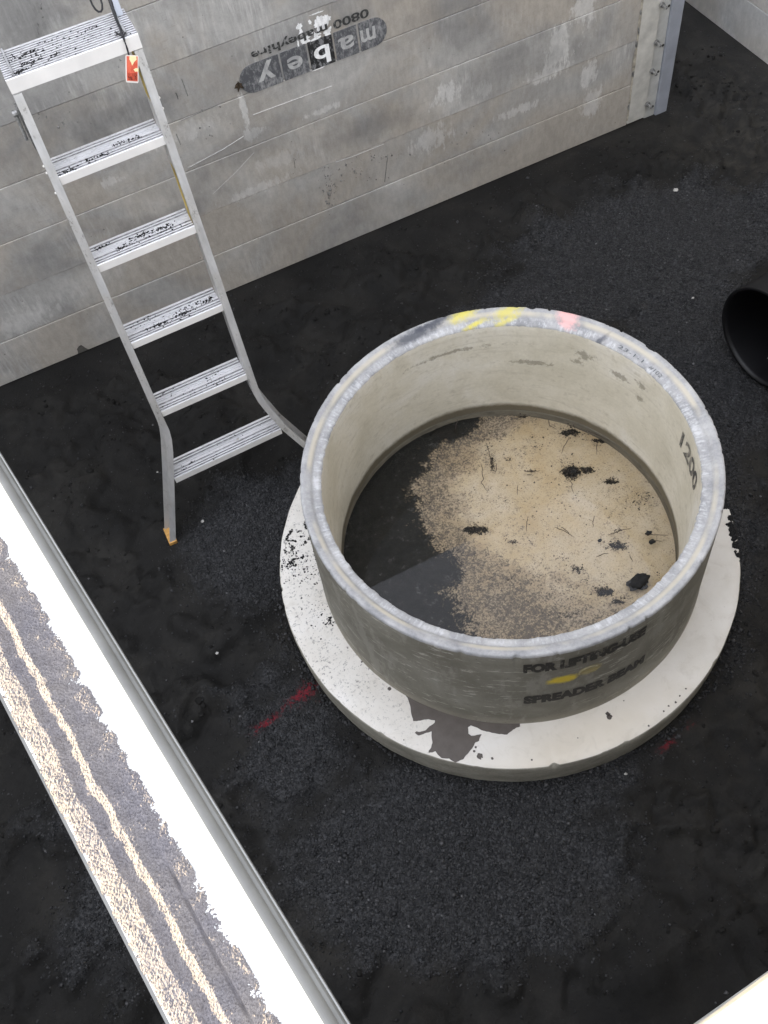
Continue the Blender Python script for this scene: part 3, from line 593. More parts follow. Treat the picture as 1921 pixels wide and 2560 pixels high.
tag(bmobj('twigs', bm, M['twig']), 'thin dark twigs and roots floating on the water inside the ring', 'twigs', None, 'stuff')
bt = []
for cx, cy, rx, ry, nn_ in ((1130, 110, 90, 40, 240), (1080, 310, 50, 35, 150), (1170, 320, 40, 14, 60), (440, 215, 22, 20, 60), (660, 190, 20, 50, 50), (690, 290, 18, 30, 40), (770, 265, 16, 12, 30), (890, 330, 40, 8, 40), (930, 200, 26, 14, 30), (1300, 370, 40, 12, 50), (1340, 700, 45, 20, 90), (1350, 635, 50, 7, 50), (1440, 470, 80, 50, 150), (1250, 940, 50, 22, 90), (1120, 830, 34, 18, 60), (1050, 780, 30, 12, 30), (600, 610, 60, 22, 120), (790, 690, 30, 8, 50), (850, 35, 50, 8, 60), (1250, 160, 60, 10, 60), (1360, 990, 20, 12, 30), (1000, 500, 400, 350, 420), (1545, 860, 10, 25, 20), (900, 900, 350, 130, 200)):
    for _ in range(nn_):
        p = at(900 + random.gauss(cx, rx * .6) * .482, 1020 + random.gauss(cy, ry * .6) * .482, .131)
        if math.hypot(p[0], p[1]) < .59: bt.append(p)
bt = np.array(bt); tag(scatter('plant_debris', bt, .0007 + .0030 * rng.random(len(bt)) ** 2.5, M['twig'], flat=.4, jit=.5), 'fine dark plant debris and grit floating in clusters on the water inside the ring', 'debris', None, 'stuff')
def clod(name, x, y, r, label, z=.12, fl=.6, sd=1, group=None, mat='crumb', ax=1.35):
    bm = bmesh.new(); bmesh.ops.create_icosphere(bm, subdivisions=3, radius=1); c = at(x, y, z)
    for v in bm.verts:
        d = 1 + .45 * mn.fractal(v.co * 1.6 + Vector((sd, sd * 2, 0)), 1, 2, 4); v.co = Vector((v.co.x * r * d * ax, v.co.y * r * d, v.co.z * r * d * fl))
    o = bmobj(name, bm, M[mat], None, True); o.location = c; return tag(o, label, 'clod' if 'clod' in name else 'pebble', group)
clod('soil_clod', 1598, 1455, .028, 'largest wet black clod in the water, at the lower right inside the ring', .125, .75, 4)
clod('soil_clod', 1432, 1178, .014, 'ragged black clod in the pale silt above the bright sky reflection', .122, .7, 9)
clod('soil_clod', 1622, 1333, .009, 'upper of two small dark rooty clods near the right edge of the water', .13, .5, 5)
clod('soil_clod', 1631, 1354, .009, 'lower of two small dark rooty clods near the right edge of the water', .13, .5, 6)
clod('soil_clod', 1500, 1351, .006, 'small brown lump right of the two crossed twigs in the water', .128, .6, 8)

# ------------------------------------------------------------------ the concrete ring
k = N('ring_rim_concrete'); ob = k.tc.outputs['Object']
sx = k.sep(); ang = k.math('ARCTAN2', sx[1], sx[0]); rad = k.math('SQRT', k.math('ADD', k.math('MULTIPLY', sx[0], sx[0]), k.math('MULTIPLY', sx[1], sx[1])))
cb = k.nd('ShaderNodeCombineXYZ'); k.L(k.math('MULTIPLY', ang, 22), cb.inputs[0]); k.L(k.math('MULTIPLY', rad, 6), cb.inputs[1])
rs = k.noise(3.2, 6, .7, cb.outputs[0]); n1 = k.noise(11, 6, .65); n2 = k.noise(120, 4, .7)
col = k.ramp(n1, [(.34, (.25, .255, .26)), (.50, (.345, .345, .345)), (.66, (.45, .448, .44))])
irr = k.noise(34, 5, .75)
col = k.mix(k.math('MULTIPLY', k.ramp(k.math('ADD', rs, k.math('MULTIPLY', k.math('SUBTRACT', irr, .5), .9)), [(.50, 0.), (.64, .6)]), k.ramp(rad, [(.6, 1.), (.620, .95), (.629, .10)])), col, (.60, .61, .62))
col = k.mix(.4, col, k.ramp(n2, [(.3, .7), (.7, 1.2)]), 'MULTIPLY')
# cream laitance line in the rebate
lat = k.math('MULTIPLY', k.ramp(rad, [(.630, 0.), (.634, 1.), (.643, 1.), (.648, 0.)]), k.ramp(k.noise(4, 4), [(.40, 0.), (.55, .85)]))
lat.node.inputs[0]
col = k.mix(lat, col, (.50, .46, .37))
pn_ = k.noise(45, 5, .75)
for (x, y), c, rr, am in (((1160, 786), (.62, .54, .07), (.050, .018, .05), .8), ((1185, 805), (.62, .54, .08), (.042, .009, .05), .85), ((1272, 777), (.60, .53, .10), (.055, .017, .05), .75), ((1268, 795), (.60, .53, .10), (.050, .009, .05), .7), ((1420, 795), (.74, .42, .40), (.026, .034, .06), 1.)):
    cpt = at(x, y, .645); mk = k.blob(tuple(cpt), rr, 1.1, pn_, 2.6); col = k.mix(k.math('MULTIPLY', mk, am), col, c)
for (x, y), rr in (((1090, 810), (.075, .012, .05)), ((1040, 838), (.085, .016, .05)), ((1060, 822), (.05, .008, .05)), ((1500, 845), (.03, .008, .05)), ((1140, 774), (.05, .008, .05))):
    cpt = at(x, y, .64); col = k.mix(k.math('MULTIPLY', k.blob(tuple(cpt), rr, 1.0, k.noise(40, 5, .7), 2.2), .8), col, (.07, .075, .09))
M['rim'] = k.set(col, .72, 0, .3, k.math('ADD', k.math('MULTIPLY', k.math('ADD', k.math('MULTIPLY', rs, .5), irr), .8), n2), .3, .003)
k = N('ring_inside_concrete'); n1 = k.noise(4, 6, .6, None, .5); n2 = k.noise(90, 5, .7); n3 = k.noise(26, 5, .7, k.mapping((1, 1, 1.6)))
col = k.ramp(n1, [(.3, (.50, .47, .38)), (.5, (.59, .56, .47)), (.72, (.67, .65, .59))])
col = k.mix(k.math('MULTIPLY', k.ramp(n3, [(.55, 0.), (.70, 1.)]), .5), col, (.36, .33, .26))
hz = k.noise(5, 5, .6, k.mapping((1, 1, 14))); col = k.mix(k.math('MULTIPLY', k.ramp(hz, [(.55, 0.), (.68, 1.)]), .35), col, (.40, .37, .30))
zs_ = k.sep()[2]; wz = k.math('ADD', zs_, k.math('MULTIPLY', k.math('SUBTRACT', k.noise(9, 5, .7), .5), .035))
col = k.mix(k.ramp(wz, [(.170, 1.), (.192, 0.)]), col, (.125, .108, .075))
for (x, y), rr in (((1465, 890), (.03, .03, .018)), ((1605, 965), (.02, .02, .012)), ((1550, 940), (.03, .03, .012)), ((1600, 997), (.014, .014, .010)), ((1330, 905), (.10, .05, .010)), ((1130, 880), (.12, .12, .008)), ((1445, 905), (.02, .02, .01))):
    d = ray(x, y); c = CAM[:2]; aa = d[0] ** 2 + d[1] ** 2; bb = 2 * (c[0] * d[0] + c[1] * d[1]); cc = c @ c - .36; t = (-bb + math.sqrt(bb * bb - 4 * aa * cc)) / 2 / aa; P_ = CAM + t * d
    col = k.mix(k.math('MULTIPLY', k.blob(tuple(P_), rr, .8, k.noise(40, 5, .75), 6.), .6), col, (.15, .135, .10))
col = k.mix(.35, col, k.ramp(n2, [(.3, .8), (.7, 1.15)]), 'MULTIPLY')
M['ringin'] = k.set(col, .8, 0, .25, k.math('ADD', n2, n3), .35, .002)
k = N('ring_outside_concrete'); n1 = k.noise(4, 6, .62, None, .5); n2 = k.noise(110, 5, .7); n3 = k.noise(12, 5, .65, k.mapping((1, 1, .35)))
col = k.ramp(n1, [(.3, (.14, .130, .104)), (.5, (.195, .185, .150)), (.72, (.27, .26, .22))])
col = k.mix(k.math('MULTIPLY', k.ramp(n3, [(.55, 0.), (.62, 1.)]), .5), col, (.30, .29, .25))
zs_ = k.sep()[2]
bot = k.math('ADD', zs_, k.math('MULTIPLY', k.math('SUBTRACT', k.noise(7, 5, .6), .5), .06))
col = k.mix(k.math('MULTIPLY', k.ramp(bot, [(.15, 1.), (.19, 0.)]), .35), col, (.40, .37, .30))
scf = k.noise(16, 6, .72, k.mapping((.8, .8, 4))); col = k.mix(k.math('MULTIPLY', k.ramp(scf, [(.57, 0.), (.61, 1.)]), k.ramp(k.noise(3, 3), [(.42, 0.), (.55, .8)])), col, (.42, .405, .35))
pn2 = k.noise(40, 5, .75)
def cylpt(a, z, r): a = math.radians(a); return (r * math.cos(a), r * math.sin(a), z)
col = k.mix(k.math('MULTIPLY', k.blob(cylpt(-105.3, .455, .671), (.042, .06, .024), .6, pn2, 1.3), .95), col, (.66, .50, .05))
col = k.mix(k.math('MULTIPLY', k.blob(cylpt(-98.3, .472, .670), (.034, .05, .024), .6, pn2, 2.), .5), col, (.45, .36, .10))
col = k.mix(.35, col, k.ramp(n2, [(.3, .8), (.7, 1.15)]), 'MULTIPLY')
po = k.voro(38); col = k.mix(k.ramp(po, [(.05, .8), (.09, 0.)]), col, (.08, .075, .06))
M['ringout'] = k.set(col, .78, 0, .3, k.math('ADD', n2, n3), .3, .002)
ring = empty('manhole_ring', (0, 0, .14), 'short grey concrete manhole ring with stencilled letters and yellow and pink paint on its rim', 'concrete ring')
prof = [(.5995, .1406), (.5990, .20), (.5985, .30), (.5985, .42), (.5990, .52), (.5992, .595), (.5995, .6195), (.6020, .6270), (.612, .6290), (.624, .6315), (.6295, .634), (.6325, .6395), (.637, .6420), (.645, .6470), (.655, .6500), (.6615, .6510), (.6652, .6475), (.6668, .638), (.6680, .60), (.6705, .52), (.6750, .38), (.6795, .26), (.6830, .17), (.6845, .150), (.6850, .1406)]
def jring(i, t):
    c, s = math.cos(t), math.sin(t)
    if 6 <= i <= 8:
        a = mn.fractal((c * 26, s * 26, 1.1), 1, 2, 4) * .0032 - max(0, mn.noise((c * 60, s * 60, 4))) * .004
        return (-a if i == 6 else -a * .4), a * .35
    if 9 <= i <= 14: return 0, mn.fractal((c * 14, s * 14, i * .15), 1, 2, 3) * .0009
    if i in (15, 16, 17):
        a = min(0, mn.fractal((c * 21 + 2, s * 21, 8.), 1, 2, 4) + .34) * .014; return a + mn.fractal((c * 30, s * 30, 2), 1, 2, 3) * .0008, a * .5
    return mn.fractal((c * 5, s * 5, i * .4), 1, 2, 3) * .0009, 0
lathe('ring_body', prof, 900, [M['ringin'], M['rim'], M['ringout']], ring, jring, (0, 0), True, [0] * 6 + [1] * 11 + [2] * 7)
M['stencil'] = worn('black_stencil', (.15, .142, .12), (.030, .028, .024), .58, .70, 70)
def ring_R(z): return np.interp(z, [.14, .17, .26, .38, .52, .60, .64], [.685, .683, .6795, .675, .6705, .668, .6665])
def cyl_text(name, txt, a0, a1, z0, z1, h, mat, inside=False, bold=.02, rad_=None, gapcut=True):
    bm, mi, ma = text_mesh(txt, bold)
    bmesh.ops.triangulate(bm, faces=list(bm.faces))
    bmesh.ops.subdivide_edges(bm, edges=[e for e in bm.edges if e.calc_length() > .25], cuts=2)
    for q in bm.verts:
        s = (q.co.x - mi[0]) / (ma[0] - mi[0]); a = math.radians(a0 + (a1 - a0) * s); z = z0 + (z1 - z0) * s + q.co.y / .72 * h
        r = (.5975 if inside else float(ring_R(z)) + .0017) if rad_ is None else rad_
        q.co = Vector((r * math.cos(a), r * math.sin(a), z))
    return bmobj(name, bm, mat, ring)
cyl_text('lettering', 'FOR LIFTING-USE', -115.6, -83.0, .5440, .5440, .052, M['stencil'], bold=.075)
cyl_text('lettering', 'SPREADER BEAM', -115.2, -80.8, .312, .312, .052, M['stencil'], bold=.075)
M['stencil2'] = worn('grey_stencil', (.25, .235, .20), (.055, .055, .055), .46, .60, 60)
cyl_text('lettering', '1200', -12.5, -31.5, .492, .492, .072, M['stencil2'], True, .03)
# pencilled figures on the inner ledge of the rim
M['pencil'] = plain('pencil', (.08, .09, .10), .7)
for txt, (xa, ya), (xb, yb), hh_ in (('23-1-1', (1545, 868), (1608, 904), .013), ('#102', (1620, 920), (1655, 942), .014)):
    A1, B1 = at(xa, ya, .632), at(xb, yb, .632); aa, ab = math.atan2(A1[1], A1[0]), math.atan2(B1[1], B1[0])
    bm, mi, ma = text_mesh(txt, -.008)
    for q in bm.verts:
        s = (q.co.x - mi[0]) / (ma[0] - mi[0]); a = aa + (ab - aa) * s; r = .609 + q.co.y / .72 * hh_
        q.co = Vector((r * math.cos(a), r * math.sin(a), .6325 + (r - .609) * .16))
    bmobj('handwriting', bm, M['pencil'], ring)
# cast lifting socket: shallow dish with a raised broken lip
bm = bmesh.new(); a = math.radians(-98.6); zc = .470; Rr = float(ring_R(zc))
nrm = Vector((math.cos(a), math.sin(a), .03)).normalized(); tn = Vector((-math.sin(a), math.cos(a), 0)); upv = Vector((0, 0, 1)); c0 = nrm * 0 + Vector((Rr * math.cos(a), Rr * math.sin(a), zc))
prf = [(.034, -.001), (.031, .0022), (.028, .0024), (.024, .0012), (.010, .0008), (.004, .0022), (.0005, .0024)]; rows = []
for r, h in prf: rows.append([bm.verts.new(c0 + tn * (r * math.cos(t)) + upv * (r * .85 * math.sin(t)) + nrm * (h - (r * math.cos(t)) ** 2 / (2 * Rr))) for t in np.linspace(0, 2 * math.pi, 28, endpoint=False)])
for Aa, Bb in zip(rows, rows[1:]):
    for j in range(28): bm.faces.new((Aa[j], Aa[(j + 1) % 28], Bb[(j + 1) % 28], Bb[j]))
bm.faces.new(rows[-1]); bmesh.ops.recalc_face_normals(bm, faces=list(bm.faces)); bmobj('lifting_socket', bm, M['ringout'], ring, True)

# ------------------------------------------------------------------ ladder
lad = empty('step_ladder', (-.75, .85, 0), 'aluminium step ladder with ridged treads and splayed feet standing before the sheeting wall', 'ladder')
def Lpt(j): return np.array([-.9267 + .01096 * j, .8510 + .0790 * j, .5619 + .2803 * j])   # front left corner of tread j (0 = second from the floor)
def tread_prof(depth, lip, fine_=False):
    top = [(0, -lip), (0, -.0015), (.0012, 0)]; y = .004
    if fine_:
        while y < depth - .014:
            top += [(y, 0), (y + .0008, -.0055), (y + .0055, -.0055), (y + .0063, 0)]; y += .0118
    else:
        for y0, wd, dp in ((.005, .005, .0055), (.016, .005, .0055), (.029, .006, .0045), (.047, .003, .0025), (.056, .003, .0025), (depth - .030, .006, .005), (depth - .017, .006, .0055)):
            top += [(y0, 0), (y0 + .0008, -dp), (y0 + wd, -dp), (y0 + wd + .0008, 0)]
    top += [(depth - .001, 0), (depth, -.0015), (depth, -lip * .8), (depth - .003, -lip * .8), (depth - .003, -.007), (.003, -.007), (.003, -lip)]
    return top
def make_tread(P0, P1, depth, lip, fine_=False, name='tread'):
    P0, P1 = np.array(P0), np.array(P1); L_ = np.linalg.norm(P1 - P0); an = math.atan2(P1[1] - P0[1], P1[0] - P0[0])
    bm = bmesh.new(); extrude_profile(bm, tread_prof(depth, lip, fine_), 0, L_)
    bmesh.ops.transform(bm, matrix=Matrix.Translation(Vector(P0)) @ Matrix.Rotation(an, 4, 'Z'), verts=bm.verts)
    bm.normal_update(); bmesh.ops.recalc_face_normals(bm, faces=list(bm.faces))
    me = bpy.data.meshes.new(name); bm.to_mesh(me); bm.free(); o = link(name, me, [M['tread'], M['lip'], M['groove']], lad)
    me.polygons.foreach_set('material_index', [1 if (abs(p.normal.y) > .8 and abs(p.area) > L_ * .012 and p.center.y < P0[1] + .02) else (2 if P0[2] - .0065 < p.center.z < P0[2] - .0014 and p.center.y > P0[1] + .003 else 0) for p in me.polygons]); return o
T_ = []
T_.append(((-.9916, .7726, .2816), (-.5458, .7830, .2816), .090, .030))
for j in range(4):
    p = Lpt(j); T_.append((tuple(p), (p[0] + .3333, p[1] + .003, p[2]), .096 + .002 * j, .029))
for a_, b_, d_, l_ in T_: make_tread(a_, b_, d_, l_)
PL0, PL1 = np.array([-.9105, 1.1560, 1.683]), np.array([-.5250, 1.1500, 1.683])
pl = make_tread(PL0, PL1, .150, .042, True, 'platform')
# side rails: channel sections following a splayed path
def rail(path, inward):
    """path: list of (centre x, front y, z); web stands on the outer side, flanges point inwards"""
    bm = bmesh.new(); w, dpt, th_ = .0125, .072, .0035; rings = []
    for (x, y, z) in path:
        o_ = -inward * w; i_ = inward * w; t_ = -inward * (w - th_)
        o_, i_, t_ = -o_, -i_, -t_; prof = [(o_, 0), (i_, 0), (i_, th_), (t_, th_), (t_, dpt - th_), (i_, dpt - th_), (i_, dpt), (o_, dpt)]
        rings.append([bm.verts.new((x + a, y + b, z)) for a, b in prof])
    n = 8
    for A1, B1 in zip(rings, rings[1:]):
        for i in range(n): bm.faces.new((A1[i], A1[(i + 1) % n], B1[(i + 1) % n], B1[i]))
    bm.faces.new(rings[0]); bm.faces.new(rings[-1][::-1]); bmesh.ops.recalc_face_normals(bm, faces=list(bm.faces))
    return bmobj('side_rail', bm, M['ladder'], lad)
def ln(z): return .8510 + (z - .5619) * .2818 - .0035
def lx(z): return -.9267 + (z - .5619) * .0391 - .0125
def rx_(z): return -.9267 + .3333 + (z - .5619) * .0391 + .0125
fl_, fr_ = (-1.108, .6985), (-.412, .712)
lp_ = [(fl_[0], fl_[1], .012), (-1.0051, .769, .2816), (-.962, .803, .395), (-.948, .815, .440), (-.941, .826, .480), (lx(.53), ln(.53), .53)]
rp_ = [(fr_[0], fr_[1], .012), (-.5323, .7790, .2816), (-.567, .806, .395), (-.578, .816, .440), (-.583, .827, .480), (rx_(.53), ln(.53), .53)]
for z in (.9, 1.3, 1.638): lp_.append((lx(z), ln(z), z)); rp_.append((rx_(z), ln(z), z))
lr = rail(lp_, 1); rr_ = rail(rp_, -1)
for (fx, fy) in (fl_, fr_):
    bm = bmesh.new(); box(bm, fx - .016, fx + .016, fy - .004, fy + .078, -.006, .016, .002); bmobj('foot', bm, M['foot'], lad)
# upper hand rails rising from the platform and the side cheeks lying on it
for sgn, px_ in ((-1, -.9105 + .026), (1, -.5250 - .030)):
    bm = bmesh.new(); box(bm, px_ - .003, px_ + .003, 1.158 + .004, 1.300, 1.683, 1.6935, .001); bmobj('side_cheek', bm, M['groove'], lad)
    bm = bmesh.new(); x0 = px_ + (-.035 if sgn < 0 else .014)
    pth = [(x0, 1.268, 1.684), (x0 + .010, 1.60, 2.55)]
    rings = []
    for (x, y, z) in pth: rings.append([bm.verts.new((x + a, y + b, z)) for a, b in ((-.009, -.004), (.009, -.004), (.009, .030), (-.009, .030))])
    for i in range(4): bm.faces.new((rings[0][i], rings[0][(i + 1) % 4], rings[1][(i + 1) % 4], rings[1][i]))
    bm.faces.new(rings[1]); bmesh.ops.recalc_face_normals(bm, faces=list(bm.faces)); bmobj('hand_rail', bm, M['postblue'], lad)
# yellow warning stickers on the inner face of the right rail
for z0, z1 in ((1.10, 1.30), (1.50, 1.655)):
    bm = bmesh.new(); vs = []
    for z, (ya, yb) in ((z0, (.012, .060)), (z1, (.012, .060))):
        vs.append(((rx_(z) - .0125 - .0010, ln(z) + ya, z), (rx_(z) - .0125 - .0010, ln(z) + yb, z)))
    bm.faces.new([bm.verts.new(p) for p in (vs[0][0], vs[0][1], vs[1][1], vs[1][0])]); bmobj('warning_sticker', bm, M['yellow'], lad)
# latch on the left rail
bm = bmesh.new(); xx, yy = lx(1.56), ln(1.56)
tube(bm, [(xx - .013, yy + .05, 1.575), (xx - .034, yy + .05, 1.575)], .010, 10); tube(bm, [(xx - .026, yy + .05, 1.575), (xx - .030, yy + .03, 1.50)], .005, 8); box(bm, xx - .020, xx - .0126, yy + .02, yy + .06, 1.47, 1.60, .001)
bmobj('locking_latch', bm, M['bolt'], lad)
for z, s_ in ((1.44, -1), (1.42, -1), (1.50, 1), (1.47, 1), (1.36, -1)):
    xq = (lx(z) - .0135) if s_ < 0 else (rx_(z) + .0135); bm = bmesh.new(); bmesh.ops.create_uvsphere(bm, u_segments=8, v_segments=6, radius=.004); bmesh.ops.translate(bm, vec=(xq, ln(z) + .012, z), verts=bm.verts); bmobj('rivet', bm, M['lip'], lad, True)

# tag and its strap, hanging over the platform edge
tg = empty('safety_tag', (-.575, 1.147, 1.60), 'small orange red inspection tag with white border hanging from a black strap at the platform', 'tag')
bm = bmesh.new()
st_pts = [(-.548, 1.300, 1.770), (-.552, 1.285, 1.728), (-.556, 1.262, 1.703), (-.560, 1.225, 1.6955), (-.563, 1.185, 1.692), (-.566, 1.160, 1.690), (-.5675, 1.1445, 1.682), (-.5685, 1.1405, 1.660), (-.570, 1.1400, 1.642), (-.572, 1.1395, 1.632)]
tube(bm, st_pts, [.006, .0055, .0045, .004, .0035, .004, .003, .0028, .0025, .002], 8)
tube(bm, [(-.570 + .014 * math.cos(t) - .02, 1.285 + .01 * math.sin(t), 1.735 + .028 * math.sin(t)) for t in np.linspace(0, 2 * math.pi, 14)], .003, 6)
tube(bm, [(-.566, 1.150, 1.689), (-.575, 1.163, 1.692), (-.580, 1.180, 1.691)], .003, 6); tube(bm, [(-.566, 1.150, 1.689), (-.556, 1.160, 1.691)], .0025, 6)
bmobj('strap', bm, M['strap'], tg, True)
cor = [atn(x, y, 1.137) for x, y in ((314, 138), (347, 139), (347, 208), (315, 206))]
M['tagred'] = worn('tag_orange_red', (.62, .10, .055), (.78, .17, .10), .42, .58, 90); M['tagwhite'] = plain('tag_white', (.80, .74, .68), .6, 0, .05); M['tagcream'] = plain('tag_cream', (.95, .80, .45), .6, 0, .05); M['tagdark'] = worn('tag_dark_print', (.55, .09, .05), (.16, .03, .02), .42, .55, 150)
def quad(name, a, b, y, mat, th=.0012, par=tg):
    """a,b: lists of tag-space coordinates (s,t) with s across, t down"""
    bm = bmesh.new(); pts = []
    for s, t in a:
        top = cor[0] * (1 - s) + cor[1] * s; bo = cor[3] * (1 - s) + cor[2] * s; p = top * (1 - t) + bo * t; pts.append(Vector((p[0], y, p[2])))
    A1 = [bm.verts.new(p) for p in pts]; B1 = [bm.verts.new(p + Vector((0, th, 0))) for p in pts]; bm.faces.new(A1); bm.faces.new(B1[::-1])
    for j in range(len(A1)): bm.faces.new((A1[j], A1[(j + 1) % len(A1)], B1[(j + 1) % len(A1)], B1[j]))
    bmesh.ops.recalc_face_normals(bm, faces=list(bm.faces)); bmobj(name, bm, mat, par)
quad('card', [(.06, 0), (.94, 0), (1, .05), (1, .95), (.94, 1), (.06, 1), (0, .95), (0, .05)], 0, 1.1370, M['tagwhite'])
quad('card_print', [(.09, .03), (.92, .03), (.92, .93), (.09, .93)], 0, 1.1362, M['tagred'], .0006)
quad('card_symbol', [(.30, .02), (.80, .02), (.84, .14), (.66, .22), (.50, .36), (.40, .24), (.28, .14)], 0, 1.1356, M['tagcream'], .0005)
quad('card_symbol', [(.60, .50), (.80, .44), (.99, .47), (.99, .56), (.72, .58)], 0, 1.1356, M['tagcream'], .0005)
quad('card_text', [(.15, .64), (.88, .62), (.88, .90), (.15, .90)], 0, 1.1357, M['tagdark'], .0004)

# black grit lying on the ladder
cs = []
def grit_on(P0, P1, depth, spec):
    for s, d, r, n_ in spec:
        for _ in range(n_):
            a = s + random.gauss(0, r); b = d + random.gauss(0, r * .9)
            if 0.01 < a < .99 and .04 < b < .96: p = np.array(P0) * (1 - a) + np.array(P1) * a; cs.append((p[0], p[1] + b * depth, p[2] - .001))
grit_on(PL0, PL1, .15, ((.14, .14, .025, 60), (.20, .30, .035, 50), (.10, .10, .03, 40), (.24, .62, .04, 60), (.17, .55, .05, 30), (.42, .25, .03, 26), (.12, .75, .04, 18), (.35, .8, .03, 14), (.70, .70, .04, 26), (.5, .5, .22, 60), (.3, .4, .25, 60), (.6, .3, .2, 40)))
grit_on(T_[4][0], T_[4][1], .10, ((.62, .45, .04, 50), (.74, .40, .05, 50), (.36, .25, .05, 40), (.47, .2, .03, 20), (.08, .12, .06, 40), (.15, .1, .1, 30)))
grit_on(T_[3][0], T_[3][1], .10, ((.50, .55, .06, 110), (.72, .52, .05, 80), (.30, .38, .06, 60), (.10, .75, .05, 30), (.5, .3, .15, 40), (.85, .3, .1, 30)))
grit_on(T_[2][0], T_[2][1], .098, ((.62, .35, .06, 110), (.32, .30, .06, 60), (.45, .25, .2, 60), (.90, .45, .06, 50), (.2, .7, .15, 40), (.75, .5, .1, 60)))
grit_on(T_[1][0], T_[1][1], .096, ((.7, .25, .06, 30), (.6, .5, .1, 30), (.3, .3, .15, 20), (.12, .75, .08, 24)))
grit_on(T_[0][0], T_[0][1], .09, ((.2, .42, .03, 26), (.09, .25, .015, 10), (.5, .8, .2, 16), (.3, .2, .2, 16)))
cs = np.array(cs); tag(scatter('soil_crumbs', cs, .0012 + .0036 * rng.random(len(cs)) ** 2, M['crumb'], flat=.6), 'black grit scattered over the ladder platform and treads', 'grit', None, 'stuff')
clod('pale_pebble', 595, 1098, .004, 'tiny white chip lying on the lowest ladder tread', .283, .6, 2, None, 'pale')

# black grit on the slab, left side and right edge
cs = []
def seg_grit(x0, y0, x1, y1, w, n_, f=690, g=1280, sc_=.1537):
    for _ in range(n_):
        t = random.random(); x = f + (x0 + (x1 - x0) * t + random.gauss(0, w)) * sc_; y = g + (y0 + (y1 - y0) * t + random.gauss(0, w)) * sc_; p = at(x, y, .1404); cs.append(p)
for a in ((255, 300, 175, 440, 12, 60), (175, 460, 340, 480, 8, 50), (470, 150, 490, 280, 9, 36), (350, 330, 410, 300, 9, 24), (395, 400, 460, 400, 7, 16), (580, 380, 530, 460, 12, 36), (500, 490, 400, 550, 9, 30), (290, 560, 250, 620, 22, 50), (130, 610, 190, 680, 10, 26), (320, 730, 210, 870, 20, 80), (260, 880, 340, 860, 12, 24), (340, 760, 470, 720, 12, 24), (455, 940, 465, 990, 12, 12), (450, 1100, 380, 1180, 8, 10), (870, 1720, 890, 1800, 22, 40), (950, 1700, 1000, 1820, 12, 26), (820, 1800, 850, 1820, 12, 10), (930, 1835, 925, 1845, 6, 6), (100, 760, 90, 1000, 20, 30), (110, 1180, 190, 1110, 8, 10), (230, 500, 200, 1000, 90, 130), (560, 600, 600, 1250, 90, 60), (600, 1300, 850, 2000, 120, 40)): seg_grit(*a)
ns = len(cs); cs = np.array([c for c in cs if np.hypot(c[0], c[1]) > .687 and np.hypot(c[0] + .0155, c[1] + .004) < .815])
tag(scatter('soil_crumbs', cs, .0010 + .0034 * rng.random(len(cs)) ** 2, M['crumb'], flat=.5), 'black grit scattered on the left side of the cream slab', 'grit', None, 'stuff')
cs = []
for _ in range(6000):
    t = random.random(); th_ = math.radians(4 - 38 * t); wd = .050 * (1 - t) ** .55 * (1 + .6 * mn.noise((t * 26, 1, 1))) + .004; r = .8215 - wd * random.random() ** 1.3
    if mn.noise((math.cos(th_) * 40, math.sin(th_) * 40, r * 40)) > -.05 + .2 * t: cs.append((-.0155 + r * math.cos(th_), -.004 + r * math.sin(th_), .1404))
cs = np.array(cs); cs = cs[np.hypot(cs[:, 0], cs[:, 1]) > .687]
tag(scatter('soil_crumbs', cs, .0018 + .004 * rng.random(len(cs)) ** 2, M['crumb'], flat=.6), 'black grit spilled over the right edge of the cream slab', 'grit', None, 'stuff')

# ------------------------------------------------------------------ black pipe
k = N('black_plastic'); n1 = k.noise(6, 5, .6); M['pipe'] = k.set(k.ramp(n1, [(.3, (.0035, .0035, .004)), (.7, (.006, .006, .007))]), .45, 0, .32, k.noise(80, 3), .05, .001)
pipe = empty('drain_pipe', (1.312, .2596, .2218), 'large black plastic drain pipe with an open end at the right edge', 'pipe')
pc = np.array([1.290, .262, .2218]); ph = .09; RP = .2217
bm = bmesh.new(); prof = [(.020, RP - .016), (-.0005, RP - .012), (-.0005, RP - .002), (.002, RP), (1.30, RP), (1.30, RP - .016)]
rows = []
for x, r in prof: rows.append([bm.verts.new((x, r * math.cos(t), r * math.sin(t))) for t in np.linspace(0, 2 * math.pi, 96, endpoint=False)])
for i in range(len(rows)):
    A1, B1 = rows[i], rows[(i + 1) % len(rows)]
    for j in range(96): bm.faces.new((A1[j], A1[(j + 1) % 96], B1[(j + 1) % 96], B1[j]))
bmesh.ops.recalc_face_normals(bm, faces=list(bm.faces)); bmesh.ops.transform(bm, matrix=Matrix.Translation(Vector(pc)) @ Matrix.Rotation(ph, 4, 'Z'), verts=bm.verts)
bmobj('pipe_body', bm, M['pipe'], pipe, True)
bm = bmesh.new(); rw = [[bm.verts.new((1.22, r * math.cos(t), r * math.sin(t))) for t in np.linspace(0, 2 * math.pi, 48, endpoint=False)] for r in (RP - .017,)]
bm.faces.new(rw[0]); bmesh.ops.transform(bm, matrix=Matrix.Translation(Vector(pc)) @ Matrix.Rotation(ph, 4, 'Z'), verts=bm.verts); bmobj('end_plug', bm, M['pipe'], pipe)
cs = []
for (dx, dy, s) in ((.10, -.02, .007), (.11, .02, .004), (.07, -.05, .004), (.13, .03, .005), (.09, -.03, .006)):
    z = -math.sqrt((RP - .016) ** 2 - dy * dy) + .003
    cs.append((pc[0] + dx * math.cos(ph) - dy * math.sin(ph), pc[1] + dx * math.sin(ph) + dy * math.cos(ph), pc[2] + z))
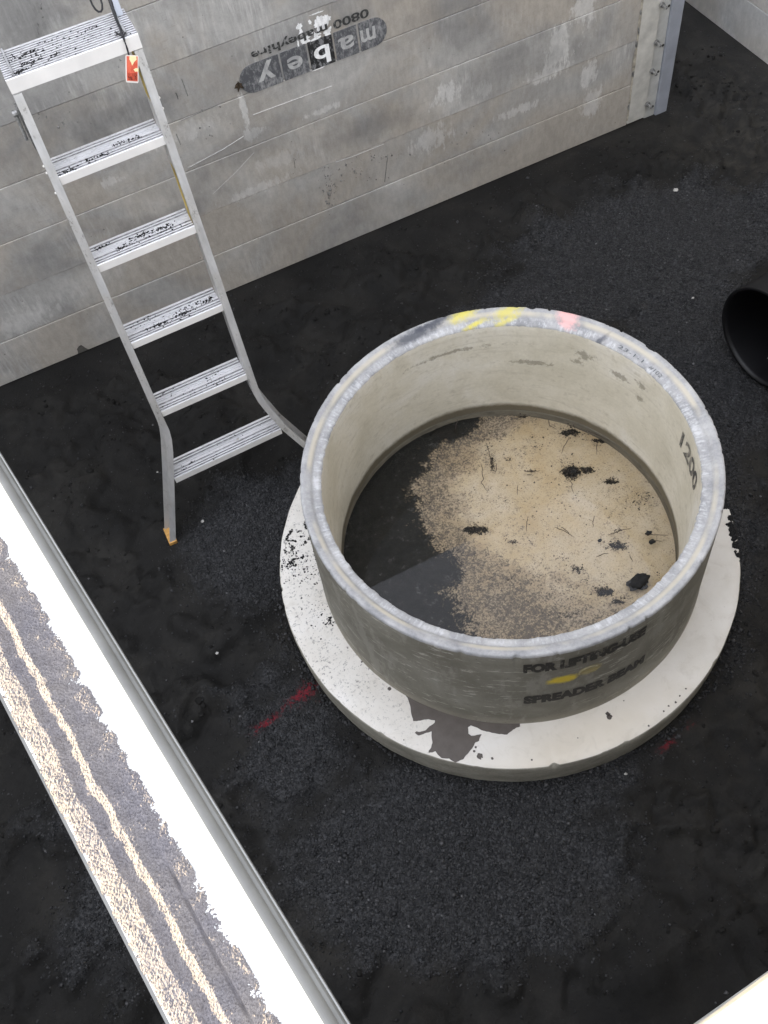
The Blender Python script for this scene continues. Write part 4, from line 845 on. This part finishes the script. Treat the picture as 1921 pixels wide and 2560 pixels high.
tag(scatter('stone_chips', np.array(cs), np.array([.007, .004, .004, .004, .005]), M['pale'], IV, IF, .5), 'few pale chips lying inside the mouth of the black pipe', 'stone chips', None, 'stuff')

# ------------------------------------------------------------------ single pale stones on the floor
def peb(x, y, r, label, sd): clod('pale_pebble', x, y, r, label, float(gh(*at(x, y, 0)[:2])) + r * .4, .7, sd, 'pale pebbles on the pit floor', 'pale', 1.15)
peb(507, 1303, .0058, 'small white pebble on the black floor right of the left ladder foot', 1)
peb(1690, 475, .0095, 'largest pale pebble, on the dark soil above the gravel near the end post', 2)
peb(394, 1180, .0035, 'tiny white pebble left of the lowest ladder tread', 3)
peb(1733, 745, .0050, 'small pale pebble on the gravel left of the pipe mouth', 4)
peb(543, 1633, .0050, 'pale pebble near the beam, left of the red paint mark', 5)
peb(1565, 1935, .0045, 'pale pebble on the gravel below the right red paint mark', 6)
peb(812, 1872, .0035, 'tiny pale pebble beside the lower left edge of the slab', 7)

# ------------------------------------------------------------------ sunlit strut across the pit, with sand on it
ZB = 2.25
la, lb = at(22, 1800, ZB), at(423, 2560, ZB); ra, rb = at(406, 1800, ZB), at(856, 2560, ZB)
d1 = (lb - la) / np.linalg.norm(lb - la); d2 = (rb - ra) / np.linalg.norm(rb - ra); dd = (d1 + d2); dd /= np.linalg.norm(dd)
pn = np.array([-dd[1], dd[0], 0.]); pn = pn if pn[0] > 0 else -pn
cl_, cr_ = (la + lb) / 2, (ra + rb) / 2; o_l = (cl_ @ pn); o_r = (cr_ @ pn); WB = o_r - o_l
org = cl_ + dd * ((cr_ - cl_) @ dd) * .5                           # on the left edge
BM_ = Matrix([[pn[0], -dd[0], 0, org[0]], [pn[1], -dd[1], 0, org[1]], [0, 0, 1, ZB], [0, 0, 0, 1]])   # local x across, y along towards the back wall, z up
k = N('strut_aluminium'); n1 = k.noise(30, 5, .6, k.mapping((1, .05, 1))); n2 = k.noise(60, 4)
M['strut'] = k.set(k.mix(.3, k.ramp(n1, [(.3, (.42, .42, .40)), (.7, (.60, .60, .58))]), k.ramp(n2, [(.3, .8), (.7, 1.1)]), 'MULTIPLY'), .5, .3, .5, n1, .2, .001)
y0_, y1_ = -.42, 3.15
bm = bmesh.new(); c_ = .012
prof = [(0, 0), (0, .0018), (.0012, .0018), (.0014, 0)] 
xs = [(0.0, -.030), (0.0, .0009), (.0028, 0.), (WB - .016, 0.)] + [(WB - .016 + .011 * math.sin(t), -.011 + .011 * math.cos(t)) for t in np.linspace(.15, 1.45, 8)] + [(WB - .005, -.0135), (WB - .002, -.015), (WB - .001, -.018), (WB - .001, -.030), (WB - .008, -.032), (WB * .62, -.034), (WB * .60, -.11), (WB * .95, -.112), (WB * .95, -.125), (.008, -.125), (.008, -.112), (WB * .40, -.11), (WB * .38, -.034), (.008, -.032)]
A1 = [bm.verts.new((x, y0_, z)) for x, z in xs]; B1 = [bm.verts.new((x, y1_, z)) for x, z in xs]; n_ = len(xs)
for i in range(n_): bm.faces.new((A1[i], A1[(i + 1) % n_], B1[(i + 1) % n_], B1[i]))
bm.faces.new(A1[::-1]); bm.faces.new(B1); bmesh.ops.recalc_face_normals(bm, faces=list(bm.faces))
bmesh.ops.transform(bm, matrix=BM_, verts=bm.verts)
M['strutlip'] = plain('strut_edge_shaded', (.17, .17, .16), .6, .2, .14, 25)  # shade on the right-facing flank, put into a darker colour
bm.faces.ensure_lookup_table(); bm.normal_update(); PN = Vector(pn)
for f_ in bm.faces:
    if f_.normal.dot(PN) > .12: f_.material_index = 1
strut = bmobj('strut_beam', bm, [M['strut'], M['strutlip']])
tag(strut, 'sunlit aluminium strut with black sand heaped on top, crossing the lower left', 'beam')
# sand: fine relief so that the low sun throws grain shadows
L0, L1, st_ = -.42, .75, .0008
ys = np.arange(L0, L1, st_); xs_ = np.arange(.002, WB * .66, st_ * .9); XA, YA = np.meshgrid(xs_, ys); q2 = np.stack([XA.ravel(), YA.ravel()], 1)
wv = fnoise(np.stack([q2[:, 1] * 0, q2[:, 1]], 1), 14, 3) * .045
s_ = q2[:, 0] / WB + wv * .55
e1 = fnoise(q2, 60, 4, 2.); e2 = fnoise(q2, 460, 3, 9.); e3 = fnoise(q2, 900, 2, 4.)
wv2 = fnoise(np.stack([q2[:, 1] * 0 + 3, q2[:, 1]], 1), 22, 3) * .03
pz = np.interp(s_, [-.05, .02, .07, .20, .26, .30, .375 , .41, .47, .56, .63, .72], [-.3, .0, .35, .85, .42, .38, 1.0, .78, .42, .24, .10, -.4]) * .0092
hz_ = pz + e1 * .0022 + e2 * .0012 + e3 * .0005 + wv2 * .02
scr = np.exp(-((q2[:, 0] / WB - (.52 + .03 * np.sin(q2[:, 1] * 9))) / .013) ** 2) * sstep(-.28, -.20, q2[:, 1]) * sstep(.02, -.03, q2[:, 1])
hz_ = hz_ * (1 - .9 * scr)
hz_ = np.where(hz_ < .0002, -.0015, hz_)
nx_, ny_ = len(xs_), len(ys); id_ = np.arange(nx_ * ny_).reshape(ny_, nx_); q4 = np.stack([id_[:-1, :-1], id_[:-1, 1:], id_[1:, 1:], id_[1:, :-1]], -1).reshape(-1, 4)
keep = (hz_[q4] > 0).any(1)
V3 = np.column_stack([q2, hz_]) ; R3 = np.array(BM_.to_3x3()); V3 = V3 @ R3.T + np.array(BM_.translation)
me = bpy.data.meshes.new('sand'); me.from_pydata(V3.tolist(), [], q4[keep].tolist()); me.update()
k = N('dark_sand'); n1 = k.noise(500, 4, .8); n2 = k.noise(18, 4)
M['sand'] = k.set(k.mix(k.ramp(n2, [(.35, 0.), (.7, 1.)]), k.ramp(n1, [(.3, (.085, .080, .086)), (.7, (.17, .16, .17))]), k.ramp(n1, [(.3, (.11, .10, .098)), (.7, (.21, .19, .175))])), .7, 0, .4)
tag(link('sand', me, M['sand'], None, False), 'coarse dark sand heaped along the sunlit strut', 'sand', None, 'stuff')

# near rail at the lower right corner
pa, pb_ = at(1761, 2560, ZB - .02), at(1921, 2446, ZB - .02)
bm = bmesh.new(); yn = (pa[1] + pb_[1]) / 2 
prof = [(yn - .16, -.10), (yn - .16, 0), (yn - .012, 0), (yn - .004, -.003), (yn, -.010), (yn, -.10)]
extrude_profile(bm, [(y, z + ZB - .02) for y, z in prof], -3.6, 2.4)
sl_ = math.atan2(pb_[1] - pa[1], pb_[0] - pa[0]); bmesh.ops.recalc_face_normals(bm, faces=list(bm.faces))
bmesh.ops.transform(bm, matrix=Matrix.Translation((pa[0], pa[1], 0)) @ Matrix.Rotation(sl_, 4, 'Z') @ Matrix.Translation((-pa[0], -yn, 0)), verts=bm.verts)
tag(bmobj('top_rail', bm, M['strut']), 'sunlit pale metal rail cutting the lower right corner', 'rail')

# added dark screen beyond the right wall; bounds the sky mirrored in the water
sp_ = empty('added_dark_screen', (2.76, 0, 0), 'tall added dark screen, out of frame, behind the right sheeting wall', 'wall')
M['screen'] = plain('screen_dark', (.02, .018, .016), .8, .2, .3, 6)
bm = bmesh.new(); x = 0
pts = []; y = -2.2
while y < 6.0: pts += [(2.76, y), (2.76, y + .18), (2.93, y + .26), (2.93, y + .44)]; y += .52
tops = lambda yy: 5.35 + .22 * max(0, min(4.5, yy))
for (xa, ya), (xb, yb) in zip(pts, pts[1:]):
    bm.faces.new([bm.verts.new(c) for c in ((xa, ya, -.1), (xb, yb, -.1), (xb, yb, tops(yb)), (xa, ya, tops(ya)))])
bmesh.ops.remove_doubles(bm, verts=bm.verts, dist=1e-4); r = bmesh.ops.solidify(bm, geom=list(bm.faces), thickness=.012); bmobj('screen_sheet', bm, M['screen'], sp_)
